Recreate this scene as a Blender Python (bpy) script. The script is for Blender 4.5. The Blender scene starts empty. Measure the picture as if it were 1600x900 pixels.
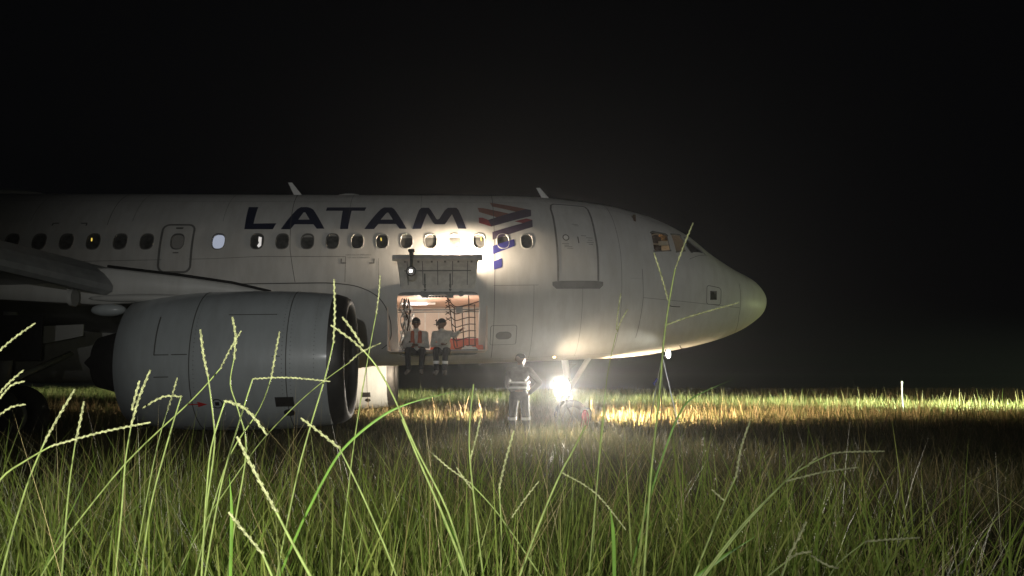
import bpy, bmesh, math, random
import numpy as np
from mathutils import Vector, Matrix
from mathutils.geometry import tessellate_polygon
random.seed(7); RNG = np.random.default_rng(11)
SC = bpy.context.scene; COL = SC.collection
R = math.radians; PI = math.pi

# ------------------------------------------------------------------ camera
CAMZ = 1.10
PITCH = math.atan(156/1155)
cd = bpy.data.cameras.new("camera"); cam = bpy.data.objects.new("camera", cd); COL.objects.link(cam)
cam.location = (0, 0, CAMZ); cam.rotation_euler = (PI/2 + PITCH, 0, 0)
cd.sensor_width = 36; cd.lens = 36*1155/1600; cd.clip_start = .05; cd.clip_end = 2000
SC.camera = cam
SC.view_settings.view_transform = 'Standard'; SC.view_settings.look = 'None'
SC.view_settings.exposure = 0.0; SC.view_settings.gamma = 1
SC.cycles.volume_step_rate = 1; SC.cycles.max_bounces = 6; SC.cycles.volume_bounces = 0
SC.cycles.transparent_max_bounces = 6
SC.cycles.sample_clamp_indirect = 4

# ------------------------------------------------------------------ night sky
wd = bpy.data.worlds.new("World"); SC.world = wd; wd.use_nodes = True
bg = wd.node_tree.nodes['Background']; bg.inputs[0].default_value = (.55, .6, .75, 1); bg.inputs[1].default_value = .002

# ------------------------------------------------------------------ aircraft placement
YAW, NUP = .0898, .0191
NX, NY, NZ = 6.3806, 18.7002, CAMZ + 2.7774
ROOTM = Matrix.Translation((NX, NY, NZ)) @ Matrix.Rotation(YAW, 4, 'Z') @ Matrix.Rotation(-NUP, 4, 'Y')
def W(s, r, z):            # aircraft axes (aft, towards camera side, up) -> world
    return ROOTM @ Vector((-s, -r, z))
def at(px, py, d):         # a point of the place at depth d seen at a photo pixel
    u = (px-800)/1155*d; v = (450-py)/1155*d
    c, s = math.cos(PITCH), math.sin(PITCH)
    return Vector((u, d*c - v*s, CAMZ + d*s + v*c))

# ------------------------------------------------------------------ lamps
def lamp(name, kind, loc, power, col, aim=None, size=.1, angle=60, blend=.5):
    l = bpy.data.lights.new(name, kind); l.energy = power; l.color = col
    l.shadow_soft_size = size
    if kind == 'SPOT': l.spot_size = R(angle); l.spot_blend = blend
    o = bpy.data.objects.new(name, l); COL.objects.link(o); o.location = loc
    if aim is not None:
        o.rotation_euler = (Vector(aim)-Vector(loc)).to_track_quat('-Z', 'Y').to_euler()
    return o
WARM = (1, .80, .58); WHITE = (1, .96, .90); COOL = (.86, .95, 1)
LAMPP = at(878, 605, 16.9)             # floodlight standing by the nose gear
TRIP = at(1044, 553, 16.6)             # small lamp head on the tripod under the nose
DOORL = W(7.75, 2.20, .19)            # work lamp lying on the open cargo door
lamp('flash_light', 'SPOT', (-.30, -.08, 1.22), 120, (1, 1, .80), (-1.0, 2.6, .85), .02, 100, 1.0)
lamp('headlight_beam', 'SPOT', (1.5, -16, 2.6), 5000, (1, .99, .96), (.5, 17, 4.4), .12, 41, 1.0)
lamp('floodlight_beam', 'SPOT', LAMPP + Vector((0, -.16, .0)), 5400, (1, .90, .76), (-.8, 1, .2), .12, 76, .8)
lamp('floodlight_spill', 'SPOT', LAMPP + Vector((.05, -.22, .20)), 60, (1, .78, .52), LAMPP + Vector((.75, .5, 1.0)), .05, 110, 1.0)
lamp('floodlight_side', 'SPOT', LAMPP + Vector((-.3, .3, .1)), 7000, WARM, W(11., -4.5, -2.9), .1, 50, .8)
lamp('tripod_beam', 'SPOT', TRIP + Vector((0, .1, .02)), 14, (1, .98, .85), W(4, .5, -2.5), .04, 140, .6)
lamp('door_beam', 'POINT', DOORL, 450, WARM, None, .06)
lamp('field_beam', 'SPOT', (33, 20, 1.6), 420000, (.76, 1, .56), (17, 29, .3), .15, 27, 1.0)
lamp('added_nose_fill', 'SPOT', (14.6, 18.2, .55), 800, (.88, 1, .42), W(2.2, 0, -1.3), 1.2, 48, 1.0)  # added fill, stands in for green light bounced off the grass
lamp('field_beam_warm', 'SPOT', LAMPP + Vector((.3, .3, .0)), 13000, (1, .76, .48), LAMPP + Vector((9, 7, -1.0)), .1, 80, 1.0)

# ------------------------------------------------------------------ helpers
def tag(o, label=None, cat=None, group=None, kind=None):
    if label: o['label'] = label
    if cat: o['category'] = cat
    if group: o['group'] = group
    if kind: o['kind'] = kind
    return o
def empty(name, loc=(0, 0, 0), label=None, cat=None, group=None, mat=None):
    o = bpy.data.objects.new(name, None); COL.objects.link(o); o.empty_display_size = .1
    if mat is not None: o.matrix_world = mat
    else: o.location = loc
    return tag(o, label, cat, group)
def obj(name, vf, mat, parent=None, smooth=False, kind=None, label=None):
    v, f = vf
    me = bpy.data.meshes.new(name)
    me.from_pydata([tuple(map(float, p)) for p in v], [], [tuple(int(i) for i in q) for q in f]); me.update()
    if mat: me.materials.append(mat)
    if smooth: me.shade_smooth() if hasattr(me, 'shade_smooth') else me.polygons.foreach_set('use_smooth', [True]*len(me.polygons))
    o = bpy.data.objects.new(name, me); COL.objects.link(o)
    if parent: o.parent = parent
    return tag(o, label, None, None, kind)
def join(*parts):
    V = []; F = []
    for v, f in parts:
        n = len(V); V += [tuple(p) for p in v]; F += [tuple(i+n for i in q) for q in f]
    return V, F
def box(x0, x1, y0, y1, z0, z1, bev=0):
    if bev == 0:
        v = [(x, y, z) for x in (x0, x1) for y in (y0, y1) for z in (z0, z1)]
        return v, [(0,1,3,2),(4,6,7,5),(0,4,5,1),(2,3,7,6),(0,2,6,4),(1,5,7,3)]
    bm = bmesh.new(); bmesh.ops.create_cube(bm, size=1)
    for q in bm.verts: q.co = ((x0+x1)/2+q.co.x*(x1-x0), (y0+y1)/2+q.co.y*(y1-y0), (z0+z1)/2+q.co.z*(z1-z0))
    bmesh.ops.bevel(bm, geom=bm.edges[:], offset=bev, segments=2, affect='EDGES')
    bm.verts.index_update(); r = ([tuple(q.co) for q in bm.verts], [tuple(q.index for q in f.verts) for f in bm.faces]); bm.free(); return r
def tube(path, rad, n=6, cap=True):
    P = [Vector(p) for p in path]; V = []; F = []
    if not hasattr(rad, '__len__'): rad = [rad]*len(P)
    up = Vector((.13, .21, 1)).normalized()
    for i, p in enumerate(P):
        t = (P[min(i+1, len(P)-1)]-P[max(i-1, 0)]).normalized()
        a = t.cross(up)
        if a.length < .1: a = t.cross(Vector((1, 0, 0)))
        a.normalize(); b = t.cross(a).normalized()
        for k in range(n):
            w = 2*PI*k/n; V.append(p + (a*math.cos(w)+b*math.sin(w))*rad[i])
    for i in range(len(P)-1):
        for k in range(n):
            F.append((i*n+k, i*n+(k+1) % n, (i+1)*n+(k+1) % n, (i+1)*n+k))
    if cap: F.append(tuple(range(n))[::-1]); F.append(tuple(range((len(P)-1)*n, len(P)*n)))
    return V, F
def ball(c, rx, ry=None, rz=None, n=10, m=6):
    ry = ry or rx; rz = rz or rx; V = []; F = []
    for i in range(m+1):
        a = PI*i/m
        for k in range(n):
            b = 2*PI*k/n; V.append((c[0]+rx*math.sin(a)*math.cos(b), c[1]+ry*math.sin(a)*math.sin(b), c[2]+rz*math.cos(a)))
    for i in range(m):
        for k in range(n): F.append((i*n+k, (i+1)*n+k, (i+1)*n+(k+1) % n, i*n+(k+1) % n))
    return V, F
def lathe_s(prof, c, n=48, close=True, a0=0, a1=2*PI):
    """turned about the aircraft's long axis through centre c=(r,z); prof = [(s, radius)]; aircraft local coords"""
    V = []; F = []; full = abs(a1-a0-2*PI) < 1e-6; m = n if full else n+1
    for s, q in prof:
        for k in range(m):
            a = a0+(a1-a0)*k/n; V.append((-s, -(c[0]+q*math.cos(a)), c[1]+q*math.sin(a)))
    for i in range(len(prof)-1):
        for k in range(n):
            F.append((i*m+k, i*m+(k+1) % m, (i+1)*m+(k+1) % m, (i+1)*m+k))
    return V, F
def disc(c, u, v, r, n=20, z=None):
    c, u, v = Vector(c), Vector(u).normalized(), Vector(v).normalized()
    return [c] + [c+u*r*math.cos(2*PI*k/n)+v*(z or r)*math.sin(2*PI*k/n) for k in range(n)], [(0, 1+k, 1+(k+1) % n) for k in range(n)]

# ------------------------------------------------------------------ materials
def mat(name, col, rough=.6, metal=0, noise=0, nscale=6, bump=0, bscale=40, emit=None, es=0, spec=.5, coat=0, col2=None):
    m = bpy.data.materials.new(name); m.use_nodes = True; nt = m.node_tree; b = nt.nodes['Principled BSDF']
    b.inputs['Base Color'].default_value = (*col, 1); b.inputs['Roughness'].default_value = rough
    b.inputs['Metallic'].default_value = metal; b.inputs['Specular IOR Level'].default_value = spec
    b.inputs['Coat Weight'].default_value = coat
    tc = nt.nodes.new('ShaderNodeTexCoord')
    if noise:
        n = nt.nodes.new('ShaderNodeTexNoise'); n.inputs['Scale'].default_value = nscale; n.inputs['Detail'].default_value = 6
        nt.links.new(tc.outputs['Object'], n.inputs['Vector'])
        mx = nt.nodes.new('ShaderNodeMix'); mx.data_type = 'RGBA'
        c2 = col2 or tuple(c*(1-noise) for c in col)
        mx.inputs[6].default_value = (*c2, 1); mx.inputs[7].default_value = (*col, 1)
        cr = nt.nodes.new('ShaderNodeMapRange'); cr.inputs[1].default_value = .35; cr.inputs[2].default_value = .62
        nt.links.new(n.outputs[0], cr.inputs[0]); nt.links.new(cr.outputs[0], mx.inputs[0]); nt.links.new(mx.outputs[2], b.inputs['Base Color'])
        rr = nt.nodes.new('ShaderNodeMapRange'); rr.inputs[3].default_value = min(1, rough*1.25); rr.inputs[4].default_value = rough*.85
        nt.links.new(n.outputs[0], rr.inputs[0]); nt.links.new(rr.outputs[0], b.inputs['Roughness'])
    if bump:
        n = nt.nodes.new('ShaderNodeTexNoise'); n.inputs['Scale'].default_value = bscale; n.inputs['Detail'].default_value = 4
        nt.links.new(tc.outputs['Object'], n.inputs['Vector'])
        bp = nt.nodes.new('ShaderNodeBump'); bp.inputs['Strength'].default_value = bump; bp.inputs['Distance'].default_value = .02
        nt.links.new(n.outputs[0], bp.inputs['Height']); nt.links.new(bp.outputs[0], b.inputs['Normal'])
    if emit: b.inputs['Emission Color'].default_value = (*emit, 1); b.inputs['Emission Strength'].default_value = es
    return m
def paint_mat(name, c1, c2, rough=.38):
    """aircraft paint: big faint patches, fine rivet-row relief, vertical dirt streaks"""
    m = mat(name, c1, rough, noise=.1, nscale=1.3, bump=0, coat=.4 if 'cowl' in name else .02, spec=.5 if 'cowl' in name else .3); nt = m.node_tree; b = nt.nodes['Principled BSDF']
    tc = nt.nodes.new('ShaderNodeTexCoord'); mp = nt.nodes.new('ShaderNodeMapping'); mp.inputs['Scale'].default_value = (4, 1.2, .9)
    nt.links.new(tc.outputs['Object'], mp.inputs[0])
    n = nt.nodes.new('ShaderNodeTexNoise'); n.inputs['Scale'].default_value = 1.6; n.inputs['Detail'].default_value = 8; n.inputs['Roughness'].default_value = .65
    nt.links.new(mp.outputs[0], n.inputs['Vector'])
    mr = nt.nodes.new('ShaderNodeMapRange'); mr.inputs[1].default_value = .42; mr.inputs[2].default_value = .72; mr.inputs[3].default_value = 0; mr.inputs[4].default_value = .6
    nt.links.new(n.outputs[0], mr.inputs[0])
    old = b.inputs['Base Color'].links[0].from_socket
    mx = nt.nodes.new('ShaderNodeMix'); mx.data_type = 'RGBA'; mx.inputs[7].default_value = (*c2, 1)
    nt.links.new(old, mx.inputs[6]); nt.links.new(mr.outputs[0], mx.inputs[0]); nt.links.new(mx.outputs[2], b.inputs['Base Color'])
    n2 = nt.nodes.new('ShaderNodeTexNoise'); n2.inputs['Scale'].default_value = 1.1; nt.links.new(tc.outputs['Object'], n2.inputs['Vector'])
    bp = nt.nodes.new('ShaderNodeBump'); bp.inputs['Strength'].default_value = .5; bp.inputs['Distance'].default_value = .03
    nt.links.new(n2.outputs[0], bp.inputs['Height']); nt.links.new(bp.outputs[0], b.inputs['Normal'])
    return m
M = {}
M['skin'] = paint_mat('white_paint', (.62, .62, .60), (.47, .46, .43), .42)
M['cowl'] = paint_mat('grey_cowl_paint', (.46, .50, .515), (.33, .35, .355), .42)
M['wing'] = paint_mat('wing_paint', (.34, .35, .35), (.25, .25, .24), .45)
M['lip'] = mat('lip_metal', (.13, .13, .13), .58, 1, .25, 4)
M['seam'] = mat('panel_joint', (.10, .10, .095), .8)
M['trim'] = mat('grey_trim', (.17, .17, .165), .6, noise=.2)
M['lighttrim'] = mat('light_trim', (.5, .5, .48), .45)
M['cowl'].node_tree.nodes['Principled BSDF'].inputs['Coat Roughness'].default_value = .12
M['navy'] = mat('navy_paint', (.012, .018, .05), .4, noise=.15)
M['indigo'] = mat('indigo_paint', (.045, .045, .22), .4, noise=.15)
M['violet'] = mat('violet_paint', (.075, .055, .10), .4, noise=.15)
M['red'] = mat('red_paint', (.30, .05, .06), .4, noise=.2)
M['brick'] = mat('coral_paint', (.27, .11, .085), .4, noise=.2)
M['glass'] = mat('cabin_glass', (.11, .11, .105), .2, noise=.5, nscale=9, spec=.6)
M['blind'] = mat('window_blind', (.34, .33, .31), .6)
M['dark'] = mat('dark_metal', (.03, .03, .03), .5, .3, .3, 12)
M['black'] = mat('black_rubber', (.014, .014, .014), .8, noise=.3, bump=.3)
M['steel'] = mat('steel', (.5, .5, .52), .35, 1, .2)
M['hold'] = mat('hold_liner', (.70, .60, .51), .55, noise=.12, nscale=3, bump=.15, bscale=8)
M['holdceil'] = mat('hold_ceiling', (.60, .42, .32), .55, noise=.15, nscale=3)
M['jamb'] = mat('door_jamb', (.22, .23, .22), .5, noise=.25, nscale=9)
M['inner'] = mat('door_inner', (.74, .73, .69), .5, noise=.2, nscale=7, bump=.12, bscale=14)
M['net'] = mat('net_webbing', (.05, .03, .02), .9)
M['orange'] = mat('orange_plastic', (.62, .12, .05), .5, noise=.2)
M['white'] = mat('white_cloth', (.72, .71, .68), .85, noise=.15, nscale=20, bump=.4, bscale=20)
M['lit'] = mat('lamp_glass', (.8, .8, .8), .3, emit=(1, .95, .86), es=40)
M['tubelit'] = mat('tube_glass', (.8, .8, .8), .3, emit=(1, .97, .93), es=5)
M['dotlit'] = mat('small_lamp_glass', (.8, .8, .8), .3, emit=(1, .97, .9), es=9)
M['warmdot'] = mat('warm_lamp_glass', (.8, .8, .8), .3, emit=(1, .66, .3), es=3)
M['litpane'] = mat('lit_window', (.5, .5, .55), .2, emit=(.72, .80, 1), es=.38)
M['litpane2'] = mat('lit_window_warm', (.4, .4, .4), .2, emit=(1, .95, .9), es=.6)
M['yellow'] = mat('reading_light', (.5, .4, .1), .4, emit=(1, .72, .12), es=1.0)
M['flesh'] = mat('skin_tone', (.20, .11, .07), .55, noise=.1, nscale=20)
M['hair'] = mat('hair_black', (.012, .010, .009), .7)
M['jacket'] = mat('jacket_beige', (.62, .59, .54), .85, noise=.25, nscale=12, bump=.5, bscale=14)
M['darkcloth'] = mat('dark_trousers', (.022, .023, .028), .9, noise=.3, nscale=14, bump=.5, bscale=16)
M['darkjacket'] = mat('dark_jacket', (.16, .15, .15), .85, noise=.3, nscale=12, bump=.5, bscale=14)
M['vest'] = mat('orange_vest', (.55, .16, .09), .8, noise=.25, nscale=12, bump=.4, bscale=16)
M['reflect'] = mat('reflective_tape', (.92, .92, .92), .35, spec=1, emit=None)
M['cap'] = mat('dark_cap', (.03, .028, .028), .85)
M['boot'] = mat('boot_leather', (.20, .18, .16), .7)
M['extred'] = mat('red_enamel', (.55, .03, .03), .4)
M['bluecloth'] = mat('blue_ribbon', (.03, .05, .45), .7)
M['soil'] = mat('field_soil', (.055, .045, .025), .95, noise=.5, nscale=3, bump=.6, bscale=12, col2=(.03, .035, .014))
def grass_mat(name, c1, c2, tip, rough=.55, tr=.35, spec=.35):
    m = bpy.data.materials.new(name); m.use_nodes = True; nt = m.node_tree; b = nt.nodes['Principled BSDF']; out = nt.nodes['Material Output']
    a = nt.nodes.new('ShaderNodeAttribute'); a.attribute_name = 'tint'
    sp = nt.nodes.new('ShaderNodeSeparateColor'); nt.links.new(a.outputs['Color'], sp.inputs[0])
    m1 = nt.nodes.new('ShaderNodeMix'); m1.data_type = 'RGBA'; m1.inputs[6].default_value = (*c1, 1); m1.inputs[7].default_value = (*c2, 1); nt.links.new(sp.outputs[0], m1.inputs[0])
    m2 = nt.nodes.new('ShaderNodeMix'); m2.data_type = 'RGBA'; m2.inputs[7].default_value = (*tip, 1); nt.links.new(m1.outputs[2], m2.inputs[6]); nt.links.new(sp.outputs[1], m2.inputs[0])
    nt.links.new(m2.outputs[2], b.inputs['Base Color']); b.inputs['Roughness'].default_value = rough; b.inputs['Specular IOR Level'].default_value = spec
    t = nt.nodes.new('ShaderNodeBsdfTranslucent'); nt.links.new(m2.outputs[2], t.inputs[0])
    ms = nt.nodes.new('ShaderNodeMixShader'); ms.inputs[0].default_value = tr
    nt.links.new(b.outputs[0], ms.inputs[1]); nt.links.new(t.outputs[0], ms.inputs[2]); nt.links.new(ms.outputs[0], out.inputs[0])
    return m
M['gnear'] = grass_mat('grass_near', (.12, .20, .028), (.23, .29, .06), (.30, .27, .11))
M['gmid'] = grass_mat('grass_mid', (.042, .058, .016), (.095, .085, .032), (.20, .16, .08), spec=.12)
M['gdry'] = grass_mat('grass_dry', (.22, .17, .07), (.34, .27, .13), (.42, .36, .2), tr=.2)
M['gfar'] = grass_mat('grass_far', (.10, .14, .04), (.20, .17, .07), (.40, .30, .16))
M['stalk'] = mat('grass_stalk', (.30, .38, .12), .5, noise=.35, nscale=60)
M['seed'] = mat('grass_seed', (.48, .50, .26), .7, noise=.5, nscale=160, bump=.5, bscale=200)
M['leaf'] = mat('grass_leaf', (.14, .27, .04), .45, noise=.3, nscale=40)

# ------------------------------------------------------------------ aircraft profile curves
def pchip(xs,ys):
    xs=np.array(xs,float);ys=np.array(ys,float);h=np.diff(xs);d=np.diff(ys)/h
    m=np.zeros(len(xs));m[0]=d[0];m[-1]=d[-1]
    for i in range(1,len(xs)-1):
        if d[i-1]*d[i]>0:
            w1=2*h[i]+h[i-1];w2=h[i]+2*h[i-1];m[i]=(w1+w2)/(w1/d[i-1]+w2/d[i])
    def F(x):
        x=np.clip(np.asarray(x,float),xs[0],xs[-1]);i=np.clip(np.searchsorted(xs,x,side='right')-1,0,len(xs)-2)
        t=(x-xs[i])/h[i]
        return (2*t**3-3*t**2+1)*ys[i]+(t**3-2*t**2+t)*h[i]*m[i]+(-2*t**3+3*t**2)*ys[i+1]+(t**3-t**2)*h[i]*m[i+1]
    return F
def _p(tab):
    g=pchip([a**.5 for a,_ in tab],[b for _,b in tab])
    return lambda s:g(np.sqrt(np.maximum(s,0)))
TOP=_p([(0,-.6),(.07,-.41),(.37,-.07),(.98,.235),(1.63,.66),(2.12,1.09),(2.72,1.42),(3.,1.535),(3.48,1.685),(3.98,1.81),(4.79,1.93),(5.6,2.02),(6.4,2.06),(7.5,2.07),(20,2.07),(24,2.05),(30,1.9)])
BOT=_p([(0,-.62),(.05,-.86),(.29,-1.1),(.72,-1.355),(1.47,-1.613),(2.52,-1.823),(3.28,-1.924),(4.04,-1.975),(5,-2.0),(6.4,-2.03),(8,-2.06),(10,-2.07),(20,-2.07),(23,-1.7),(30,-.2)])
WID=_p([(0,.0),(.05,.31),(.3,.71),(.7,1.04),(1.2,1.30),(1.8,1.52),(2.4,1.66),(3,1.755),(3.6,1.83),(4.3,1.91),(5,1.95),(6,1.975),(20,1.975),(24,1.7),(30,.6)])
ZC=_p([(0,-.61),(.3,-.58),(1,-.48),(2,-.28),(3,-.13),(4,-.04),(5.2,0),(20,0),(30,.8)])
def SP(s,t,off=0.0):
    """surface point in aircraft axes (aft s, toward-camera r, up z)"""
    s=np.asarray(s,float);t=np.asarray(t,float)
    def P(s,t):
        w=WID(s);zc=ZC(s);sn=np.sin(t)
        return np.stack([s+0*t,w*np.cos(t),zc+np.where(sn>0,TOP(s)-zc,zc-BOT(s))*sn],-1)
    p=P(s,t)
    if np.any(off):
        e=1e-3
        a=P(s+e,t)-P(np.maximum(s-e,0),t);b=P(s,t+e)-P(s,t-e)
        n=np.cross(b,a);n/=np.linalg.norm(n,axis=-1,keepdims=True)+1e-12
        c=P(s,t);sg=np.sign(n[...,1]*np.cos(t)+n[...,2]*np.sin(t));sg=np.where(sg==0,1,sg)
        p=p+n*sg[...,None]*np.asarray(off)[...,None] if np.ndim(off) else p+n*sg[...,None]*off
    return p

# ------------------------------------------------------------------ aircraft body surface
AC = empty('airliner', label='white passenger jet stopped in tall grass at night with its cargo door open', cat='airliner', mat=ROOTM)
def AP(p): return (-p[0], -p[1], p[2])
def SPl(s, t, off=0.0): return AP(SP(s, t, off))
C0, DW, TW = 6.232, .5345, .296
WIN = [C0+DW*k for k in range(12)] + [12.924, 13.776] + [14.407+.5455*k for k in range(6)]
holes = []   # (s0,s1,t0,t1, curve fn (phi)->(s,t) or None)
def superell(sc, tc, a, b, n):
    def f(c, s):
        k = (abs(c)**n + abs(s)**n)**(-1/n); return sc+a*k*c, tc+b*k*s
    return f
def polyhole(poly, cen, hs, ht):
    P = [((p[0]-cen[0])/hs, (p[1]-cen[1])/ht) for p in poly]
    def f(c, s):
        best = None
        for i in range(len(P)):
            (x0, y0), (x1, y1) = P[i], P[(i+1) % len(P)]
            dx, dy = x1-x0, y1-y0; det = c*(-dy)+s*dx
            if abs(det) < 1e-9: continue
            k = (x0*(-dy)+y0*dx)/det; u = (c*y0-s*x0)/det if False else None
            # point = k*(c,s); check on the segment
            px, py = k*c, k*s; L = dx*dx+dy*dy; w = ((px-x0)*dx+(py-y0)*dy)/L
            if k > 0 and -1e-6 <= w <= 1+1e-6 and (best is None or k < best): best = k
        return cen[0]+hs*best*c, cen[1]+ht*best*s
    return f
for w in WIN:
    b = .0905
    holes.append((w-.172, w+.172, TW-.118, TW+.118, superell(w, TW, .138, b, 2.7), 'window', (w, TW)))
CG = (7.31, 9.12, -1.155, -.262)
holes.append((CG[0]-.09, CG[1]+.09, CG[2]-.05, CG[3]+.045, superell((CG[0]+CG[1])/2, (CG[2]+CG[3])/2, (CG[1]-CG[0])/2, (CG[3]-CG[2])/2, 14), 'cargo', None))
CK1 = [(3.266, .598), (3.20, .635), (2.90, .665), (2.852, .64), (2.865, .36), (3.278, .294)]
CK2 = [(2.735, .71), (2.47, .82), (2.445, .66), (2.485, .44), (2.725, .365)]
CK3 = [(2.36, .80), (2.29, .78), (2.02, .66), (1.93, .60), (2.33, .455), (2.40, .56)]
CK = [(CK1, (3.07, .48), (2.80, 3.36, .26, .90)), (CK2, (2.6, .57), (2.42, 2.80, .26, .90)), (CK3, (2.22, .62), (1.86, 2.42, .26, .90))]
for P, c, r in CK:
    cc = ((r[0]+r[1])/2, (r[2]+r[3])/2)
    holes.append((*r, polyhole(P, c, (r[1]-r[0])/2, (r[3]-r[2])/2), 'cock', c))
def fill(req, a, b, step, tol=.012):
    req = sorted(set([a, b]+list(req))); out = [req[0]]
    for x in req[1:]:
        if x-out[-1] < tol: continue
        n = max(1, math.ceil((x-out[-1])/step)); o = out[-1]
        out += [o+(x-o)*k/n for k in range(1, n+1)]
    return out
reqs = []; reqt = []
for h in holes: reqs += [h[0], h[1]]; reqt += [h[2], h[3]]
nose = [0.0015, .006, .015, .03, .05, .08, .12, .17, .23, .3, .38, .47, .57, .68, .8, .93, 1.07, 1.22, 1.38, 1.55, 1.7]
SL = nose + fill(reqs, 1.86, 17.6, .09)
SL += [17.6+.35*k for k in range(1, 36)]
TL = fill(reqt, -1.5, 1.5, .058)
far = [1.5+(2*PI-3.0)*k/34 for k in range(1, 34)]
NT = len(TL); TALL = TL+far
S = np.array(SL)[:, None]*np.ones(len(TALL)); T = np.ones(len(SL))[:, None]*np.array(TALL)
G = SP(S, T); nt_ = len(TALL)
V = [AP(p) for p in G.reshape(-1, 3)]; F = []
skip = set(); rects = []
def idx(L, x): return int(np.argmin(np.abs(np.array(L)-x)))
for h in holes:
    i0, i1, j0, j1 = idx(SL, h[0]), idx(SL, h[1]), idx(TALL, h[2]), idx(TALL, h[3])
    for i in range(i0, i1):
        for j in range(j0, j1): skip.add((i, j))
    rects.append((i0, i1, j0, j1, h))
for i in range(len(SL)-1):
    for j in range(nt_):
        if (i, j) in skip: continue
        k = (j+1) % nt_; F.append((i*nt_+j, i*nt_+k, (i+1)*nt_+k, (i+1)*nt_+j))
F.append(tuple(range(nt_))[::-1]); F.append(tuple(range((len(SL)-1)*nt_, len(SL)*nt_)))
curves = []; rimV = []; rimF = []
for i0, i1, j0, j1, h in rects:
    per = [(i, j0) for i in range(i0, i1)]+[(i1, j) for j in range(j0, j1)]+[(i, j1) for i in range(i1, i0, -1)]+[(i0, j) for j in range(j1, j0, -1)]
    if h[5] == 'cock': cen = h[6]; hs, ht = (h[1]-h[0])/2, (h[3]-h[2])/2
    else: cen = ((h[0]+h[1])/2, (h[2]+h[3])/2); hs, ht = (h[1]-h[0])/2, (h[3]-h[2])/2
    n0 = len(V); cur = []
    for (i, j) in per:
        x, y = (SL[i]-cen[0])/hs, (TALL[j]-cen[1])/ht; L = math.hypot(x, y)
        cur.append(h[4](x/L, y/L))
    V += [SPl(s, t) for s, t in cur]; n = len(per)
    for k in range(n):
        a, b = per[k], per[(k+1) % n]; F.append((n0+k, n0+(k+1) % n, b[0]*nt_+b[1], a[0]*nt_+a[1]))
    d = {'window': .035, 'cargo': .16, 'cock': .03}[h[5]]
    r0 = len(rimV); rimV += [SPl(s, t) for s, t in cur]+[SPl(s, t, -d) for s, t in cur]
    rf = [(r0+k, r0+(k+1) % n, r0+n+(k+1) % n, r0+n+k) for k in range(n)]
    rimF = [tuple(q-r0 for q in g) for g in rf]; obj('opening_rim', (rimV[r0:], rimF), M['jamb'], AC)
    curves.append((h, cur))
fus = obj('fuselage', (V, F), M['skin'], AC, smooth=True)
_c = np.array(V); _s = -_c[:, 0]; _zc = ZC(_s); _u = _c[:, 2] > _zc; _h = np.where(_u, TOP(_s)-_zc, _zc-BOT(_s)); _t = np.arctan2((_c[:, 2]-_zc)/np.maximum(_h, 1e-4), -_c[:, 1]/np.maximum(WID(_s), 1e-4))
_n = SP(_s, _t, 1.0)-SP(_s, _t); _n = np.stack([-_n[:, 0], -_n[:, 1], _n[:, 2]], -1); _n /= np.linalg.norm(_n, axis=1, keepdims=True)
fus.data.normals_split_custom_set_from_vertices([tuple(map(float, q)) for q in _n])

def patch(curve, off, cen=None):
    c = cen or (sum(p[0] for p in curve)/len(curve), sum(p[1] for p in curve)/len(curve))
    V = [SPl(*c, off)]; n = len(curve)
    for k in (.5, 1): V += [SPl(c[0]+(p[0]-c[0])*k, c[1]+(p[1]-c[1])*k, off) for p in curve]
    F = [(0, 1+i, 1+(i+1) % n) for i in range(n)]+[(1+i, 1+n+i, 1+n+(i+1) % n, 1+(i+1) % n) for i in range(n)]
    return V, F
def ring(curve, cen, k0, k1, o0, o1):
    n = len(curve); V = [SPl(cen[0]+(p[0]-cen[0])*k0, cen[1]+(p[1]-cen[1])*k0, o0) for p in curve]+[SPl(cen[0]+(p[0]-cen[0])*k1, cen[1]+(p[1]-cen[1])*k1, o1) for p in curve]
    return V, [(i, (i+1) % n, n+(i+1) % n, n+i) for i in range(n)]
wi = 0
blindfrac = [0, .12, .2, .22, .22, .25, .0, .10, .1, .18, .0, .0, 1, 1, 0, 0, 0, 0, 0, 0]
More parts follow.
